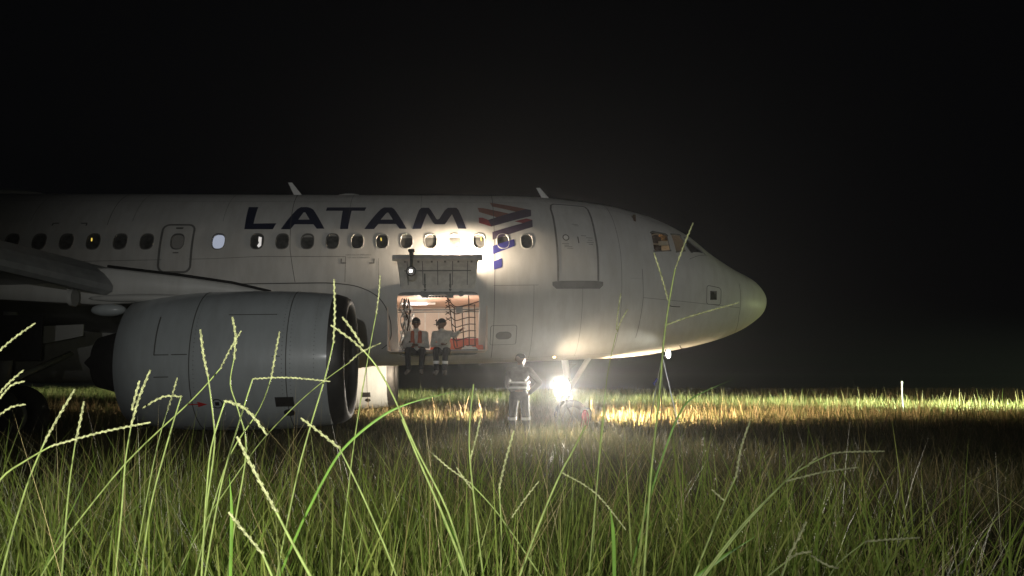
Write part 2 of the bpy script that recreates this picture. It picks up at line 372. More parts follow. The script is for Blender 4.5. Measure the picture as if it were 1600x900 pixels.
for h, cur in curves:
    if h[5] != 'window': continue
    c = h[6]; n = 36
    el = [h[4](math.cos(2*PI*k/n), math.sin(2*PI*k/n)) for k in range(n)]
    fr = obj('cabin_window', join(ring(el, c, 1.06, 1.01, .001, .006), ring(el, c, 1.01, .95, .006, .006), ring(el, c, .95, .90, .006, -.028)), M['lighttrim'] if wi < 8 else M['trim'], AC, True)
    gm = M['glass']
    if wi == 12: gm = M['litpane']
    obj('pane', patch([(c[0]+(p[0]-c[0])*.91, c[1]+(p[1]-c[1])*.91) for p in el], -.027), gm, fr)
    bf = blindfrac[wi]
    if wi == 13:
        obj('window_blind', patch([(c[0]+(p[0]-c[0])*.88, c[1]+(p[1]-c[1])*.88) for p in el], -.020), M['blind'], fr)
    elif 0 < bf < 1:
        top = c[1]+.0905*.88; lo = top-.0905*2*.88*bf
        q = [(c[0]+(p[0]-c[0])*.86, max(lo, c[1]+(p[1]-c[1])*.88)) for p in el]
        obj('window_blind', patch(q, -.020), M['blind'], fr)
    if wi in (2, 6, 16):
        x = {2: -.05, 6: .02, 16: .05}[wi]
        q = [(c[0]+x+.014*math.cos(a)+.006*math.sin(a), c[1]+.025+.022*math.sin(a)) for a in [2*PI*k/8 for k in range(8)]]
        obj('reading_light', patch(q, -.018), M['yellow'], fr)
    if wi == 11:
        q = [(c[0]-.02, c[1]+.06), (c[0]-.085, c[1]+.05), (c[0]-.09, c[1]-.05), (c[0]-.04, c[1]-.07), (c[0]-.005, c[1]-.05), (c[0]-.045, c[1]-.02), (c[0]-.02, c[1]+.01)]
        obj('lit_seat', patch(q, -.018), M['litpane2'], fr)
    wi += 1

# ribbons and flat paint on the surface
def ribbon(path, w, off=.004, closed=False, step=.06):
    P = list(path)+([path[0]] if closed else []); Q = []
    for a, b in zip(P[:-1], P[1:]):
        L = math.hypot(a[0]-b[0], 2*(a[1]-b[1])); n = max(1, math.ceil(L/step))
        Q += [(a[0]+(b[0]-a[0])*k/n, a[1]+(b[1]-a[1])*k/n) for k in range(n)]
    if not closed: Q.append(P[-1])
    pts = [Vector(SPl(*q, off)) for q in Q]; out = [Vector(SPl(*q, off+.1)) for q in Q]; n = len(Q); V = []; F = []
    for i in range(n):
        a = pts[(i-1) % n] if closed else pts[max(0, i-1)]; b = pts[(i+1) % n] if closed else pts[min(n-1, i+1)]
        t = (b-a).normalized(); nn = (out[i]-pts[i]).normalized(); sd = t.cross(nn).normalized()*w/2
        V += [pts[i]+sd, pts[i]-sd]
    for i in range(n if closed else n-1):
        j = (i+1) % n; F.append((2*i, 2*i+1, 2*j+1, 2*j))
    return V, F
def rrect(s0, s1, t0, t1, rs=.08, rt=.04, n=5):
    out = []
    for cx, cy, a0 in ((s1-rs, t1-rt, 0), (s0+rs, t1-rt, 90), (s0+rs, t0+rt, 180), (s1-rs, t0+rt, 270)):
        for k in range(n+1):
            a = R(a0+90*k/n); out.append((cx+rs*math.cos(a), cy+rt*math.sin(a)))
    return out
def decal(loops, off=.003, step_t=.045, step_s=.6):
    bm = bmesh.new(); L = [[Vector((p[0], p[1], 0)) for p in lp] for lp in loops]
    flat = [v for lp in L for v in lp]; vs = [bm.verts.new(v) for v in flat]
    for tri in tessellate_polygon(L):
        try: bm.faces.new([vs[i] for i in tri])
        except ValueError: pass
    ts = [v.y for v in flat]; ss = [v.x for v in flat]
    t = math.ceil(min(ts)/step_t)*step_t
    while t < max(ts):
        bmesh.ops.bisect_plane(bm, geom=bm.verts[:]+bm.edges[:]+bm.faces[:], plane_co=(0, t, 0), plane_no=(0, 1, 0), dist=1e-5); t += step_t
    s = math.ceil(min(ss)/step_s)*step_s
    while s < max(ss):
        bmesh.ops.bisect_plane(bm, geom=bm.verts[:]+bm.edges[:]+bm.faces[:], plane_co=(s, 0, 0), plane_no=(1, 0, 0), dist=1e-5); s += step_s
    bm.verts.index_update(); V = [SPl(v.co.x, v.co.y, off) for v in bm.verts]; F = [tuple(v.index for v in f.verts) for f in bm.faces]; bm.free()
    return V, F
LET = {
 'L': [[(12.439,.797),(12.229,.798),(12.239,.52),(11.751,.525),(11.809,.443),(12.415,.443)]],
 'A': [[(11.638,.443),(11.363,.758),(11.297,.8),(11.156,.801),(11.073,.784),(11.0,.746),(10.7,.45),(10.866,.45),(10.954,.512),(11.355,.511),(11.433,.443)], [(11.291,.579),(11.206,.698),(11.17,.698),(11.048,.58)]],
 'T': [[(10.71,.795),(9.834,.798),(9.86,.73),(10.152,.73),(10.19,.446),(10.363,.446),(10.351,.729),(10.723,.728)]],
 'A2': [[(9.834,.446),(9.506,.762),(9.438,.799),(9.265,.799),(9.2,.763),(8.904,.45),(9.059,.45),(9.144,.517),(9.532,.517),(9.621,.446)], [(9.486,.581),(9.362,.696),(9.326,.696),(9.22,.582)]],
 'M': [[(8.78,.446),(8.638,.752),(8.585,.794),(8.421,.795),(8.377,.752),(8.245,.59),(8.209,.585),(8.173,.603),(8.056,.744),(7.982,.796),(7.791,.796),(7.745,.754),(7.577,.451),(7.763,.451),(7.894,.67),(8.023,.541),(8.059,.513),(8.281,.513),(8.327,.541),(8.455,.683),(8.586,.45)]]}
for k, l in LET.items(): obj('painted_letter', decal(l), M['navy'], AC, label='dark navy letter %s painted on the upper fuselage' % k[0])
LOGO = [('brick', [(7.005,.921),(6.887,.907),(6.172,.783),(6.397,.719),(6.961,.828)]),
 ('brick', [(7.302,.797),(7.179,.792),(6.511,.675),(6.857,.618),(7.271,.712)]),
 ('red', [(7.289,.616),(7.205,.616),(7.076,.579),(7.013,.481),(7.289,.534)]),
 ('violet', [(6.172,.783),(6.067,.768),(6.084,.651),(7.013,.481),(7.076,.579)]),
 ('red', [(6.202,.609),(6.067,.588),(6.298,.534),(6.484,.561)]),
 ('violet', [(6.998,.406),(6.298,.534),(6.067,.588),(6.078,.48),(6.999,.308)]),
 ('indigo', [(6.998,.237),(6.533,.316),(6.51,.300),(6.51,.235),(6.999,.138)]),
 ('indigo', [(6.992,.06),(6.817,.095),(6.801,.09),(6.804,.006),(6.821,-.004),(6.989,-.031)])]
# the emblem bars stop short of the window frames
def clip_win(loop):
    return loop
for i, (m, l) in enumerate(LOGO): obj('emblem_bar', decal([l], .0025+.0003*i), M[m], AC)

# passenger door: proud panel, dark outline, sill, round window, handle
DL = [(5.56,-.168),(5.555,.073),(5.558,.247),(5.568,.439),(5.579,.652),(5.60,.80),(5.57,.90),(5.50,.935),(4.82,.955),(4.745,.945),(4.70,.88),(4.675,.691),(4.66,.442),(4.639,.254),(4.641,.084),(4.649,-.166)]
dp = obj('passenger_door', decal([DL], .006, .04, .3), M['skin'], AC, True)
obj('door_seal', ribbon(DL, .045, .010, True), M['trim'], dp)
obj('door_sill', decal([[(5.688,-.168),(5.688,-.205),(5.598,-.244),(4.614,-.243),(4.536,-.203),(4.536,-.164),(4.62,-.158),(4.66,-.172),(5.55,-.172),(5.60,-.160)]], .012), M['trim'], dp)
q = [(5.341+.068*math.cos(a), .349+.036*math.sin(a)) for a in [2*PI*k/18 for k in range(18)]]
obj('door_window', join(ring(q, (5.341,.349), 1.15, .8, .012, .012)), M['seam'], dp)
obj('door_window_pane', patch([(5.341+(p[0]-5.341)*.82, .349+(p[1]-.349)*.82) for p in q], .010), mat('door_pane', (.75, .75, .72), .35), dp)
obj('handle', ribbon([(5.066,.367),(5.062,.33),(5.054,.282)], .022, .014), M['black'], dp)
for s0, t0, w in ((5.36,.27,.16),(5.34,.25,.10),(5.30,.235,.18),(5.26,.215,.14),(4.93,.385,.12),(4.80,.36,.15),(4.79,.33,.10),(4.79,.30,.16),(4.78,.275,.10),(5.10,.545,.14),(5.06,.525,.10)):
    obj('placard', ribbon([(s0+w/2, t0), (s0-w/2, t0)], .012, .011), M['trim'], dp)
obj('rain_gutter', ribbon([(5.861,.998),(5.2,1.018),(4.534,1.032)], .022, .012), M['lighttrim'], AC)
# overwing exit and seams
ex = obj('emergency_exit', decal([rrect(13.50, 14.06, -.035, .195, .1, .05), ][0:1], .0055, .045, .2), M['skin'], AC, True)
obj('exit_outline', ribbon(rrect(13.46, 14.12, -.04, .50, .14, .07), .045, .008, True), M['trim'], ex)
obj('exit_label', ribbon([(13.85,.455),(13.70,.455)], .04, .009), M['seam'], ex)
obj('exit_label', ribbon([(13.84,.165),(13.72,.165)], .03, .009), M['trim'], ex)
seams = [ribbon([(11.504,1.25),(11.45,.6),(11.40,.2),(11.277,-.15)], .012), ribbon([(6.93,1.3),(6.96,.3),(6.997,-1.25)], .012),
 ribbon([(12.107,.121),(10.212,.118)], .010), ribbon([(10.21,.118),(10.22,-.15)], .010), ribbon([(3.61,.019),(3.586,-.33),(3.647,-.9)], .010),
 ribbon([(1.12,.2),(1.09,-.3),(1.08,-.62),(0.956,-1.2)], .010), ribbon([(4.2,1.2),(4.1,.2),(4.1,-1.2)], .008), ribbon([(15.3,1.2),(15.3,.5)], .010),
 ribbon([(9.5,.10),(9.5,-.2)], .008), ribbon([(3.58,-.33),(2.5,-.36),(1.11,-.4)], .008), ribbon([(7.0,-.2),(6.0,-.2)], .007), ribbon([(17.5,.06),(13.0,.10),(12.1,.121)], .008),
 ribbon([(2.41,.30),(2.0,.52),(1.86,.6)], .01)]
seams += [ribbon([(6.1, t), (19, t)], .006) for t in (.93, -.24) if t > 0]+[ribbon([(s, 1.4), (s, .55)], .006) for s in (8.6, 10.2, 12.9, 14.8, 16.9)]+[ribbon([(s, -.2), (s, -1.3)], .006) for s in (6.1, 5.0)]+[ribbon([(9.3, -1.3), (5.2, -1.28), (2.6, -1.2)], .007), ribbon([(4.5,.98),(3.4,.95),(2.9,.93)], .006)]
obj('panel_seam', join(*seams), M['seam'], AC, kind='stuff')
ARC = [(12.6,-.165),(11.761,-.162),(10.751,-.159),(10.139,-.181),(9.731,-.243),(9.48,-.333),(9.33,-.461),(9.26,-.628),(9.26,-.737),(9.33,-.876),(9.50,-.983)]
def smooth_path(P, n=6):
    xs = [p[0] for p in P]; ys = [p[1] for p in P]; u = list(range(len(P))); fx = pchip(u, xs); fy = pchip(u, ys)
    return [(float(fx(k/n)), float(fy(k/n))) for k in range((len(P)-1)*n+1)]
obj('fairing_seam', ribbon(smooth_path(ARC), .022, .006), M['seam'], AC)
ss_, tt_ = np.meshgrid(np.linspace(9.2, 19.5, 90), np.linspace(-2.6, -.1, 46), indexing='ij')
fx_ = np.where(ss_ < 12, (ss_-12)/2.7, 0); fx_ = np.where(ss_ > 17, (ss_-17)/2.5, fx_); ty_ = np.where(tt_ > -.72, (tt_+.72)/.56, 0)
dd_ = np.clip((1-np.sqrt(fx_**2+ty_**2))/.9, 0, 1); of_ = -.03+.30*dd_*dd_*(3-2*dd_)
g_ = SP(ss_, tt_, of_); a_, b_ = ss_.shape
obj('wing_root_fairing', ([AP(p) for p in g_.reshape(-1, 3)], [(i*b_+j, i*b_+j+1, (i+1)*b_+j+1, (i+1)*b_+j) for i in range(a_-1) for j in range(b_-1)]), M['skin'], AC, True)
# service hatch, nose panel and small stencils
hp = obj('service_hatch', ribbon(rrect(6.46, 7.05, -.955, -.665, .05, .03), .012, .005, True), M['seam'], AC)
obj('hatch_port', decal([rrect(6.57, 6.93, -.865, -.752, .12, .05)], .005), M['trim'], hp)
npn = obj('nose_panel', ribbon(rrect(1.655, 2.03, -.375, -.075, .06, .05), .014, .005, True), M['seam'], AC)
obj('vent_plate', decal([[(1.945,-.156),(1.772,-.142),(1.765,-.289),(1.937,-.302)]], .006), M['dark'], npn)
for P_ in ([(10.30,.097),(10.306,.049),(10.20,.049)], [(9.60,.097),(9.605,.048),(9.70,.048)], [(16.42,.49),(16.422,.521),(16.30,.522)], [(15.73,.49),(15.729,.522),(15.85,.522)]): obj('corner_mark', ribbon(P_, .03, .004), M['trim'], AC)
def surf_text(body, s_left, t_base, hgt, material, parent, name='stencil_text', off=.004):
    cu = bpy.data.curves.new('t', 'FONT'); cu.body = body; cu.size = hgt; to = bpy.data.objects.new('t', cu); COL.objects.link(to)
    bpy.context.view_layer.update(); me = bpy.data.meshes.new_from_object(to.evaluated_get(bpy.context.evaluated_depsgraph_get()))
    V = [SPl(s_left-v.co.x, t_base+v.co.y/2.0, off) for v in me.vertices]; F = [tuple(p.vertices) for p in me.polygons]
    bpy.data.objects.remove(to); bpy.data.meshes.remove(me)
    return obj(name, (V, F), material, parent)
surf_text('CORTE AQUI EM EMERGENCIA', 10.215, .130, .040, M['trim'], AC)
surf_text('CUT HERE IN EMERGENCY', 10.17, .100, .040, M['trim'], AC)
for s0, t0, l in ((4.0,-.108,.0),(3.75,-.104,0)):
    pass
obj('static_port', ribbon([(3.90,-.107),(3.62,-.100)], .018, .005), M['lighttrim'], AC)
obj('pitot_probe', tube([W0 for W0 in (SPl(2.95,-.42,0), SPl(2.90,-.42,.07), SPl(2.72,-.42,.085))], .009, 6), M['dark'], AC)
obj('pitot_probe', tube([SPl(2.42,-1.22,0), SPl(2.40,-1.22,.09), SPl(2.25,-1.22,.11)], .012, 6), M['dark'], AC)
# blade antennas, humps
def blade(s, z, h, c0, c1, sweep, th=.025):
    pts = []
    for zz, c, o in ((z-.08, c0, 0), (z+h, c1, sweep)):
        for k in range(10):
            a = 2*PI*k/10; pts.append((-(s+o+c/2*math.cos(a)), th*(1 if zz < z else .6)*math.sin(a), zz))
    return pts, [(k, (k+1) % 10, 10+(k+1) % 10, 10+k) for k in range(10)]+[tuple(range(10, 20))]
M['antenna'] = mat('antenna_paint', (.75, .75, .73), .45)
obj('blade_antenna', blade(5.42, 2.01, .33, .24, .10, .28), M['antenna'], AC, False)
obj('blade_antenna', blade(11.55, 2.07, .37, .24, .10, .28), M['antenna'], AC, False)
obj('blade_antenna', [(x, y, z) for x, y, z in []] and None or blade(4.95, -2.02, -.22, .22, .12, .14), M['dark'], AC)
obj('top_beacon', ball((-6.98, 0, 2.07), .06, .06, .07), M['trim'], AC, True)
obj('antenna_hump', ball((-10.4, 0, 2.07), .34, .14, .10, 16, 8), M['skin'], AC, True)
obj('antenna_hump', ball((-18.6, 0, 2.03), 1.3, .42, .20, 20, 8), M['skin'], AC, True)
obj('belly_lamp', ball(SPl(5.48, -1.30, .0), .045), M['warmdot'], AC, True)

M['glass_dark'] = mat('windscreen_glass', (.008, .008, .009), .08, spec=.8)
pm2 = mat('tinted_glass', (.02, .02, .02), .08); pm2.node_tree.nodes['Principled BSDF'].inputs['Alpha'].default_value = .72
# cockpit: glass over a small lit room
for P, c, r in CK:
    w = obj('cockpit_window', ring(P, c, 1.10, .98, .004, .004), M['seam'], AC)
    pm = bpy.data.materials.get('cockpit_glass')
    if pm is None:
        pm = bpy.data.materials.new('cockpit_glass'); pm.use_nodes = True; nt = pm.node_tree; nt.nodes.clear()
        o = nt.nodes.new('ShaderNodeOutputMaterial'); a = nt.nodes.new('ShaderNodeBsdfTransparent'); g = nt.nodes.new('ShaderNodeBsdfGlossy'); mx = nt.nodes.new('ShaderNodeMixShader')
        a.inputs[0].default_value = (.85, .8, .7, 1); g.inputs['Roughness'].default_value = .05; mx.inputs[0].default_value = .08
        nt.links.new(a.outputs[0], mx.inputs[1]); nt.links.new(g.outputs[0], mx.inputs[2]); nt.links.new(mx.outputs[0], o.inputs[0])
    obj('pane', patch(P, -.02, c), M['glass_dark'] if P is CK3 else (pm2 if P is CK2 else pm), w)
M['cloth_gold'] = mat('crumpled_shade', (.55, .36, .12), .4, noise=.8, nscale=14, bump=1, bscale=18, col2=(.05, .02, .01))
M['seatc'] = mat('seat_cover', (.10, .06, .04), .8, noise=.4, nscale=20)
cw = obj('cockpit_wall', box(-3.6, -1.9, -.2, 1.2, -.3, -.25), M['dark'], AC)
obj('back_panel', box(-3.62, -3.56, -1.3, 1.2, -.2, 1.35), mat('cockpit_wall', (.10, .055, .03), .7, noise=.5, nscale=8), cw)
rg_ = np.random.default_rng(9); SV = []; SF = []
for i in range(9):
    for j in range(6): SV.append((-3.32+.085*i+.02*rg_.standard_normal(), -1.12+.04*rg_.standard_normal()+.3*j/5, .74+.045*j+.02*rg_.standard_normal()))
for i in range(8):
    for j in range(5): SF.append((i*6+j, i*6+6+j, i*6+7+j, i*6+1+j))
obj('sun_shade', (SV, SF), M['cloth_gold'], cw)
obj('seat_rim', tube([(-3.12+.16*math.cos(a), -1.38, .74+.12*math.sin(a)) for a in [PI*.35+PI*1.25*k/14 for k in range(15)]], .02, 6), mat('seat_piping', (.6, .5, .42), .6), cw, True)
obj('pilot_seat', join(box(-3.30, -2.95, -1.25, -.85, .2, .88, .05), ball((-3.1, -1.1, .98), .13, .1, .1)), M['seatc'], cw, True)
obj('chart', box(-3.08, -2.84, -1.46, -1.42, .58, .68), M['white'], cw)
lamp('cockpit_light', 'POINT', W(2.95, .75, .95), 26, (1, .72, .42), None, .04)

# ------------------------------------------------------------------ cargo bay and its door
HZ0, HZ1 = -1.80, -.53         # floor, ceiling (aircraft z)
A0, A1 = 7.16, 9.30            # forward and aft wall (aft coordinate)
hold = obj('cargo_hold', join(box(-A1, -A0, -1.66, 1.40, HZ0-.03, HZ0)), M['hold'], AC)   # floor
obj('hold_ceiling', box(-A1, -A0, -1.72, 1.43, HZ1, HZ1+.03), M['holdceil'], hold)
obj('hold_wall', box(-A1, -A0, 1.38, 1.41, HZ0, HZ1), M['hold'], hold)
obj('hold_wall', box(-A0, -A0+.03, -1.80, 1.38, HZ0, HZ1), M['hold'], hold)
obj('hold_wall', box(-A1-.03, -A1, -1.80, 1.38, HZ0, HZ1), M['hold'], hold)
obj('wall_rail', join(box(-A1+.01, -A0-.01, 1.33, 1.375, HZ1-.075, HZ1-.045), box(-A1+.01, -A0-.01, 1.34, 1.372, HZ1-.13, HZ1-.112)), M['jamb'], hold)
for k in range(1, 6):
    x = -A1+(A1-A0)*k/6; obj('wall_batten', box(x-.012, x+.012, 1.365, 1.38, HZ0, HZ1-.13), M['inner'], hold)
obj('ceiling_tube', tube([(-9.10, .1, HZ1-.045), (-8.50, .1, HZ1-.045)], .022, 10), M['tubelit'], hold, True)
obj('tube_fitting', box(-9.16, -8.30, .13, .24, HZ1-.05, HZ1-.004), M['white'], hold)
obj('ceiling_plate', box(-8.45, -7.95, -1.3, -1.1, HZ1-.035, HZ1-.004), M['jamb'], hold)
obj('ceiling_roller', join(*[box(-8.42+.07*k, -8.38+.07*k, -1.45, -1.32, HZ1-.06, HZ1-.03) for k in range(7)]), M['dark'], hold, kind='stuff')
# number 11 on the back wall
obj('wall_number', join(box(-8.30, -8.275, 1.366, 1.376, -1.02, -.84), box(-8.325, -8.30, 1.366, 1.376, -.885, -.86), box(-8.21, -8.185, 1.366, 1.376, -1.02, -.84), box(-8.235, -8.21, 1.366, 1.376, -.885, -.86)), M['black'], hold)
lamp('hold_light', 'POINT', W(8.6, .7, HZ1-.42), 32, (1, .92, .80), None, .15)
lamp('hold_light', 'POINT', W(7.6, .9, HZ1-.42), 16, (1, .90, .76), None, .15)
obj('door_sill_plate', box(-9.08, -7.35, -1.70, -1.55, HZ0-.02, HZ0+.012), M['jamb'], hold)
# header below the hinge line
obj('door_header', join(box(-9.10, -7.33, -1.86, -1.72, -.60, -.50), *[box(-8.6+.42*k, -8.5+.42*k, -1.93, -1.80, -.64, -.52, .01) for k in (0, 2)]), M['jamb'], AC)
# open door: hinge at the top of the opening, swung out and up; curved panel with an inner lining
Hs0, Hs1 = 7.30, 9.13
hinge = np.array(SP(8.2, CG[3]+.03, .01)); tip = np.array([8.2, hinge[1]+.72, .28-.17])
def doorpt(u, s, off=0):     # u 0..1 from hinge to free edge, bulging upward
    hx, hz = hinge[1], hinge[2]; dx, dz = tip[1]-hx, tip[2]-hz; L = math.hypot(dx, dz)
    nx_, nz_ = -dz/L, dx/L; b = .10*math.sin(PI*u)
    return (-s, -(hx+dx*u+nx_*(b+off)), hz+dz*u+nz_*(b+off))
def doorpanel(s0, s1, u0, u1, o0, o1, n=10, taper=0):
    V = []; F = []
    for k in range(n+1):
        u = u0+(u1-u0)*k/n; e = taper*(1-u)
        V += [doorpt(u, s0+e, o0), doorpt(u, s1-e, o0), doorpt(u, s1-e, o1), doorpt(u, s0+e, o1)]
    for k in range(n):
        a = 4*k
        for j in range(4): F.append((a+j, a+(j+1) % 4, a+4+(j+1) % 4, a+4+j))
    F += [(0, 3, 2, 1), (4*n, 4*n+1, 4*n+2, 4*n+3)]
    return V, F
cdn = obj('cargo_door', doorpanel(Hs0+.04, Hs1-.04, 0, .93, .03, .06, 12, .06), M['skin'], AC, True)
obj('inner_lining', doorpanel(Hs0+.06, Hs1-.06, 0.02, .90, -.02, .028, 12, .06), M['inner'], cdn)
obj('edge_beam', doorpanel(Hs0-.03, Hs1+.03, .90, 1.0, -.055, .07, 3), M['inner'], cdn)
for k in range(6): obj('latch_hook', (lambda s: doorpanel(s-.02, s+.02, .86, .91, -.075, -.05, 1))(Hs0+.2+.28*k), M['jamb'], cdn)
for k in range(5):
    s = Hs0+.28+.32*k; obj('stiffener', doorpanel(s-.008, s+.008, .12, .86, -.030, -.02, 6), M['jamb'], cdn)
obj('stiffener', doorpanel(Hs0+.2, Hs1-.2, .50, .52, -.034, -.02, 1), M['jamb'], cdn)
for s in (7.95, 8.50):
    a = Vector((-s, -1.80, -.60)); b = Vector(doorpt(.42, s, -.03))
    obj('door_actuator', join(tube([a, a.lerp(b, .55)], .030, 8), tube([a.lerp(b, .5), b], .018, 8), box(-s-.07, -s+.07, -1.87, -1.74, -.66, -.56, .01)), M['jamb'], cdn)
# clip-on lamp at the free edge of the door
cl = empty('clip_lamp', W(8.80, 2.55, -.02), 'dark clip-on lamp with a tiny white light on the raised cargo door edge', 'lamp')
def loc(o, p): return ROOTM @ Vector(p) - Vector(o.location)
c0 = Vector(at(642.5, 424, 15.1))-cl.location; c1 = Vector(at(643, 400, 15.1))-cl.location; c2 = Vector(at(643, 390, 15.1))-cl.location
obj('stem', tube([c0, c1], .028, 8), M['dark'], cl)
obj('clamp_head', join(box(c2.x-.065, c2.x+.065, c2.y-.04, c2.y+.05, c2.z-.05, c2.z+.01, .01), box(c2.x-.04, c2.x+.04, c2.y-.05, c2.y+.04, c2.z-.12, c2.z-.045, .01)), M['dark'], cl)
V_, F_ = [], []
obj('lamp_ring', tube([c0+Vector((.085*math.cos(a), -.03, .085*math.sin(a))) for a in [2*PI*k/16 for k in range(17)]], .022, 6), M['dark'], cl, True)
obj('bulb', ball(c0+Vector((0, -.05, 0)), .034), M['dotlit'], cl, True)
# work lamp lying on top of the open door
wl = empty('work_lamp', DOORL+Vector((0, 0, -.07)), 'work lamp hidden behind the raised cargo door throwing a hot spot on the fuselage', 'lamp')
obj('lamp_body', box(-.11, .11, -.09, .09, -.03, .03, .01), M['dark'], wl)
obj('lamp_glass', box(-.09, .09, -.07, .07, .031, .037), mat('work_lamp_glass', (.8, .8, .8), .3, emit=WARM, es=20), wl)

# things in the cargo bay
def L2W(V): return [tuple(ROOTM @ Vector(v)) for v in V]
def wobj(name, vf, m, org, parent=None, smooth=False):   # aircraft coords -> world object at org
    o = Vector(org); return obj(name, ([tuple(Vector(v)-o) for v in L2W(vf[0])], vf[1]), m, parent, smooth)
def rbox(x0, x1, y0, y1, z0, z1, b=.01): return box(x0, x1, y0, y1, z0, z1, b)
o = W(7.55, .9, HZ0); cr = empty('orange_crate', o, 'orange-red plastic crate on the cargo floor behind the hanging net', 'crate')
wobj('crate_body', rbox(-8.02, -7.20, -1.15, -.55, HZ0+.003, HZ0+.27, .02), M['orange'], o, cr)
wobj('crate_rim', join(rbox(-8.04, -7.19, -1.17, -.53, HZ0+.25, HZ0+.285, .008)), M['extred'], o, cr)
o = W(8.32, 1.0, HZ0); cn = empty('safety_cone', o, 'orange safety cone between the two seated people', 'cone')
wobj('cone_body', tube([(-8.30, -1.0, HZ0+.02), (-8.30, -1.0, HZ0+.34)], [.13, .02], 16), M['orange'], o, cn, True)
wobj('base', rbox(-8.45, -8.15, -1.15, -.85, HZ0+.002, HZ0+.02, .005), M['orange'], o, cn)
def crumple(sx, sy, sz, n, seed, c):
    rg = np.random.default_rng(seed); V = []; F = []
    h = rg.random((n+1, n+1))
    for i in range(n+1):
        for j in range(n+1):
            e = min(i, n-i, j, n-j)/n; V.append((c[0]+sx*(i/n-.5)+.3*sx/n*h[i, j], c[1]+sy*(j/n-.5), c[2]+sz*h[i, j]*(min(1, e*5))))
    for i in range(n):
        for j in range(n): F.append((i*(n+1)+j, (i+1)*(n+1)+j, (i+1)*(n+1)+j+1, i*(n+1)+j+1))
    return V, F
sh = wobj('plastic_sheet', crumple(.36, .35, .09, 8, 3, (-7.55, -1.45, HZ0+.02)), M['white'], W(7.5, 1.45, HZ0)); sh.location = W(7.5, 1.45, HZ0)
tag(sh, 'crumpled white plastic sheet on the cargo door sill by the net', 'sheet')
# hanging net
o = W(7.75, 1.45, -1.2); net = empty('cargo_net', o, 'dark webbing cargo net hanging open in front of the orange crate', 'net')
def npix(px, py, r=1.5):
    # point of the net plane r seen about there (aft, up from the opening's own scale)
    return None
NS = lambda s, z, dr=0: (-s, -(1.42+dr), z)
top = [(8.02,-.60),(7.86,-.86),(7.62,-.84),(7.36,-.74)]
cols = [[(8.02,-.58),(7.97,-.80),(7.93,-1.10),(7.90,-1.45),(7.87,-1.70)],
        [(7.86,-.84),(7.85,-1.10),(7.83,-1.40),(7.80,-1.72)],
        [(7.68,-.85),(7.68,-1.15),(7.66,-1.45),(7.66,-1.76)],
        [(7.53,-.50),(7.53,-.85),(7.53,-1.3),(7.53,-1.74)],
        [(7.40,-.76),(7.40,-1.1),(7.40,-1.4),(7.40,-1.70)]]
def cat(P, n=5, u0=0, u1=1):
    out = []; P = [P[0]]+list(P)+[P[-1]]
    for i in range(1, len(P)-2):
        for k in range(n):
            t = k/n; q = []
            for d in range(len(P[0])):
                a, b, c, e = P[i-1][d], P[i][d], P[i+1][d], P[i+2][d]
                q.append(.5*((2*b)+(-a+c)*t+(2*a-5*b+4*c-e)*t*t+(-a+3*b-3*c+e)*t**3))
            out.append(tuple(q))
    out.append(tuple(P[-2])); return out
for c in cols: wobj('net_strap', tube([NS(a, b, .02*math.sin(9*b)) for a, b in cat(c)], .013, 5), M['net'], o, net)
for k in range(7):
    z = [-.80, -.93, -1.08, -1.23, -1.38, -1.53, -1.71][k]
    a = [7.95, 7.95, 7.93, 7.92, 7.90, 7.885, 7.87][k]
    row = [(a, z-.0+.03), (7.83, z-.05), (7.67, z-.01), (7.53, z+.02), (7.38, z+.015)]
    wobj('net_strap', tube([NS(x, y, .01+.02*math.cos(8*x)) for x, y in cat(row)], .012, 5), M['net'], o, net)
wobj('net_strap', tube([NS(x, y) for x, y in cat([(8.02,-.58),(7.86,-.80),(7.62,-.79),(7.30,-.70)])], .013, 5), M['net'], o, net)
for z in (-.70, -.82, -.96, -1.10): wobj('strap_buckle', join(tube([NS(8.06, z-.03), NS(7.93, z+.05)], .011, 5), tube([NS(8.05, z+.04), NS(7.95, z-.03)], .011, 5)), M['net'], o, net)
wobj('net_patch', rbox(-7.82, -7.67, -1.46, -1.435, -.96, -.82, .004), M['jamb'], o, net)
# bundled net and film at the aft edge
o = W(9.05, 1.4, -1.2); bn = empty('bundled_netting', o, 'tangled black webbing and clear film bunched at the rear edge of the cargo opening', 'netting')
rg = random.Random(5)
for k in range(11):
    s = 9.03-.02*rg.random()-.14*rg.random(); P = [(s, -.62)]
    for z in (-.85, -1.05, -1.25, -1.45, -1.65, -1.78): P.append((s+rg.uniform(-.07, .07), z))
    dr = rg.uniform(-.25, .12)
    wobj('strap', tube([NS(a, b, dr) for a, b in cat(P, 4)], .012, 5), M['net'] if k % 3 else M['jamb'], o, bn)
def film(seed):
    rg = np.random.default_rng(seed); V = []; F = []; n, m = 14, 5
    for i in range(n+1):
        for j in range(m+1):
            V.append((-(9.06-.055*j+.03*rg.standard_normal()), -(1.28+.08*rg.standard_normal()), -.72-1.05*i/n+.02*rg.standard_normal()))
    for i in range(n):
        for j in range(m):
            if rg.random() < .62: F.append((i*(m+1)+j, i*(m+1)+j+1, (i+1)*(m+1)+j+1, (i+1)*(m+1)+j))
    return V, F
wobj('film', film(4), mat('plastic_film', (.7, .72, .70), .2, spec=.8), o, bn)

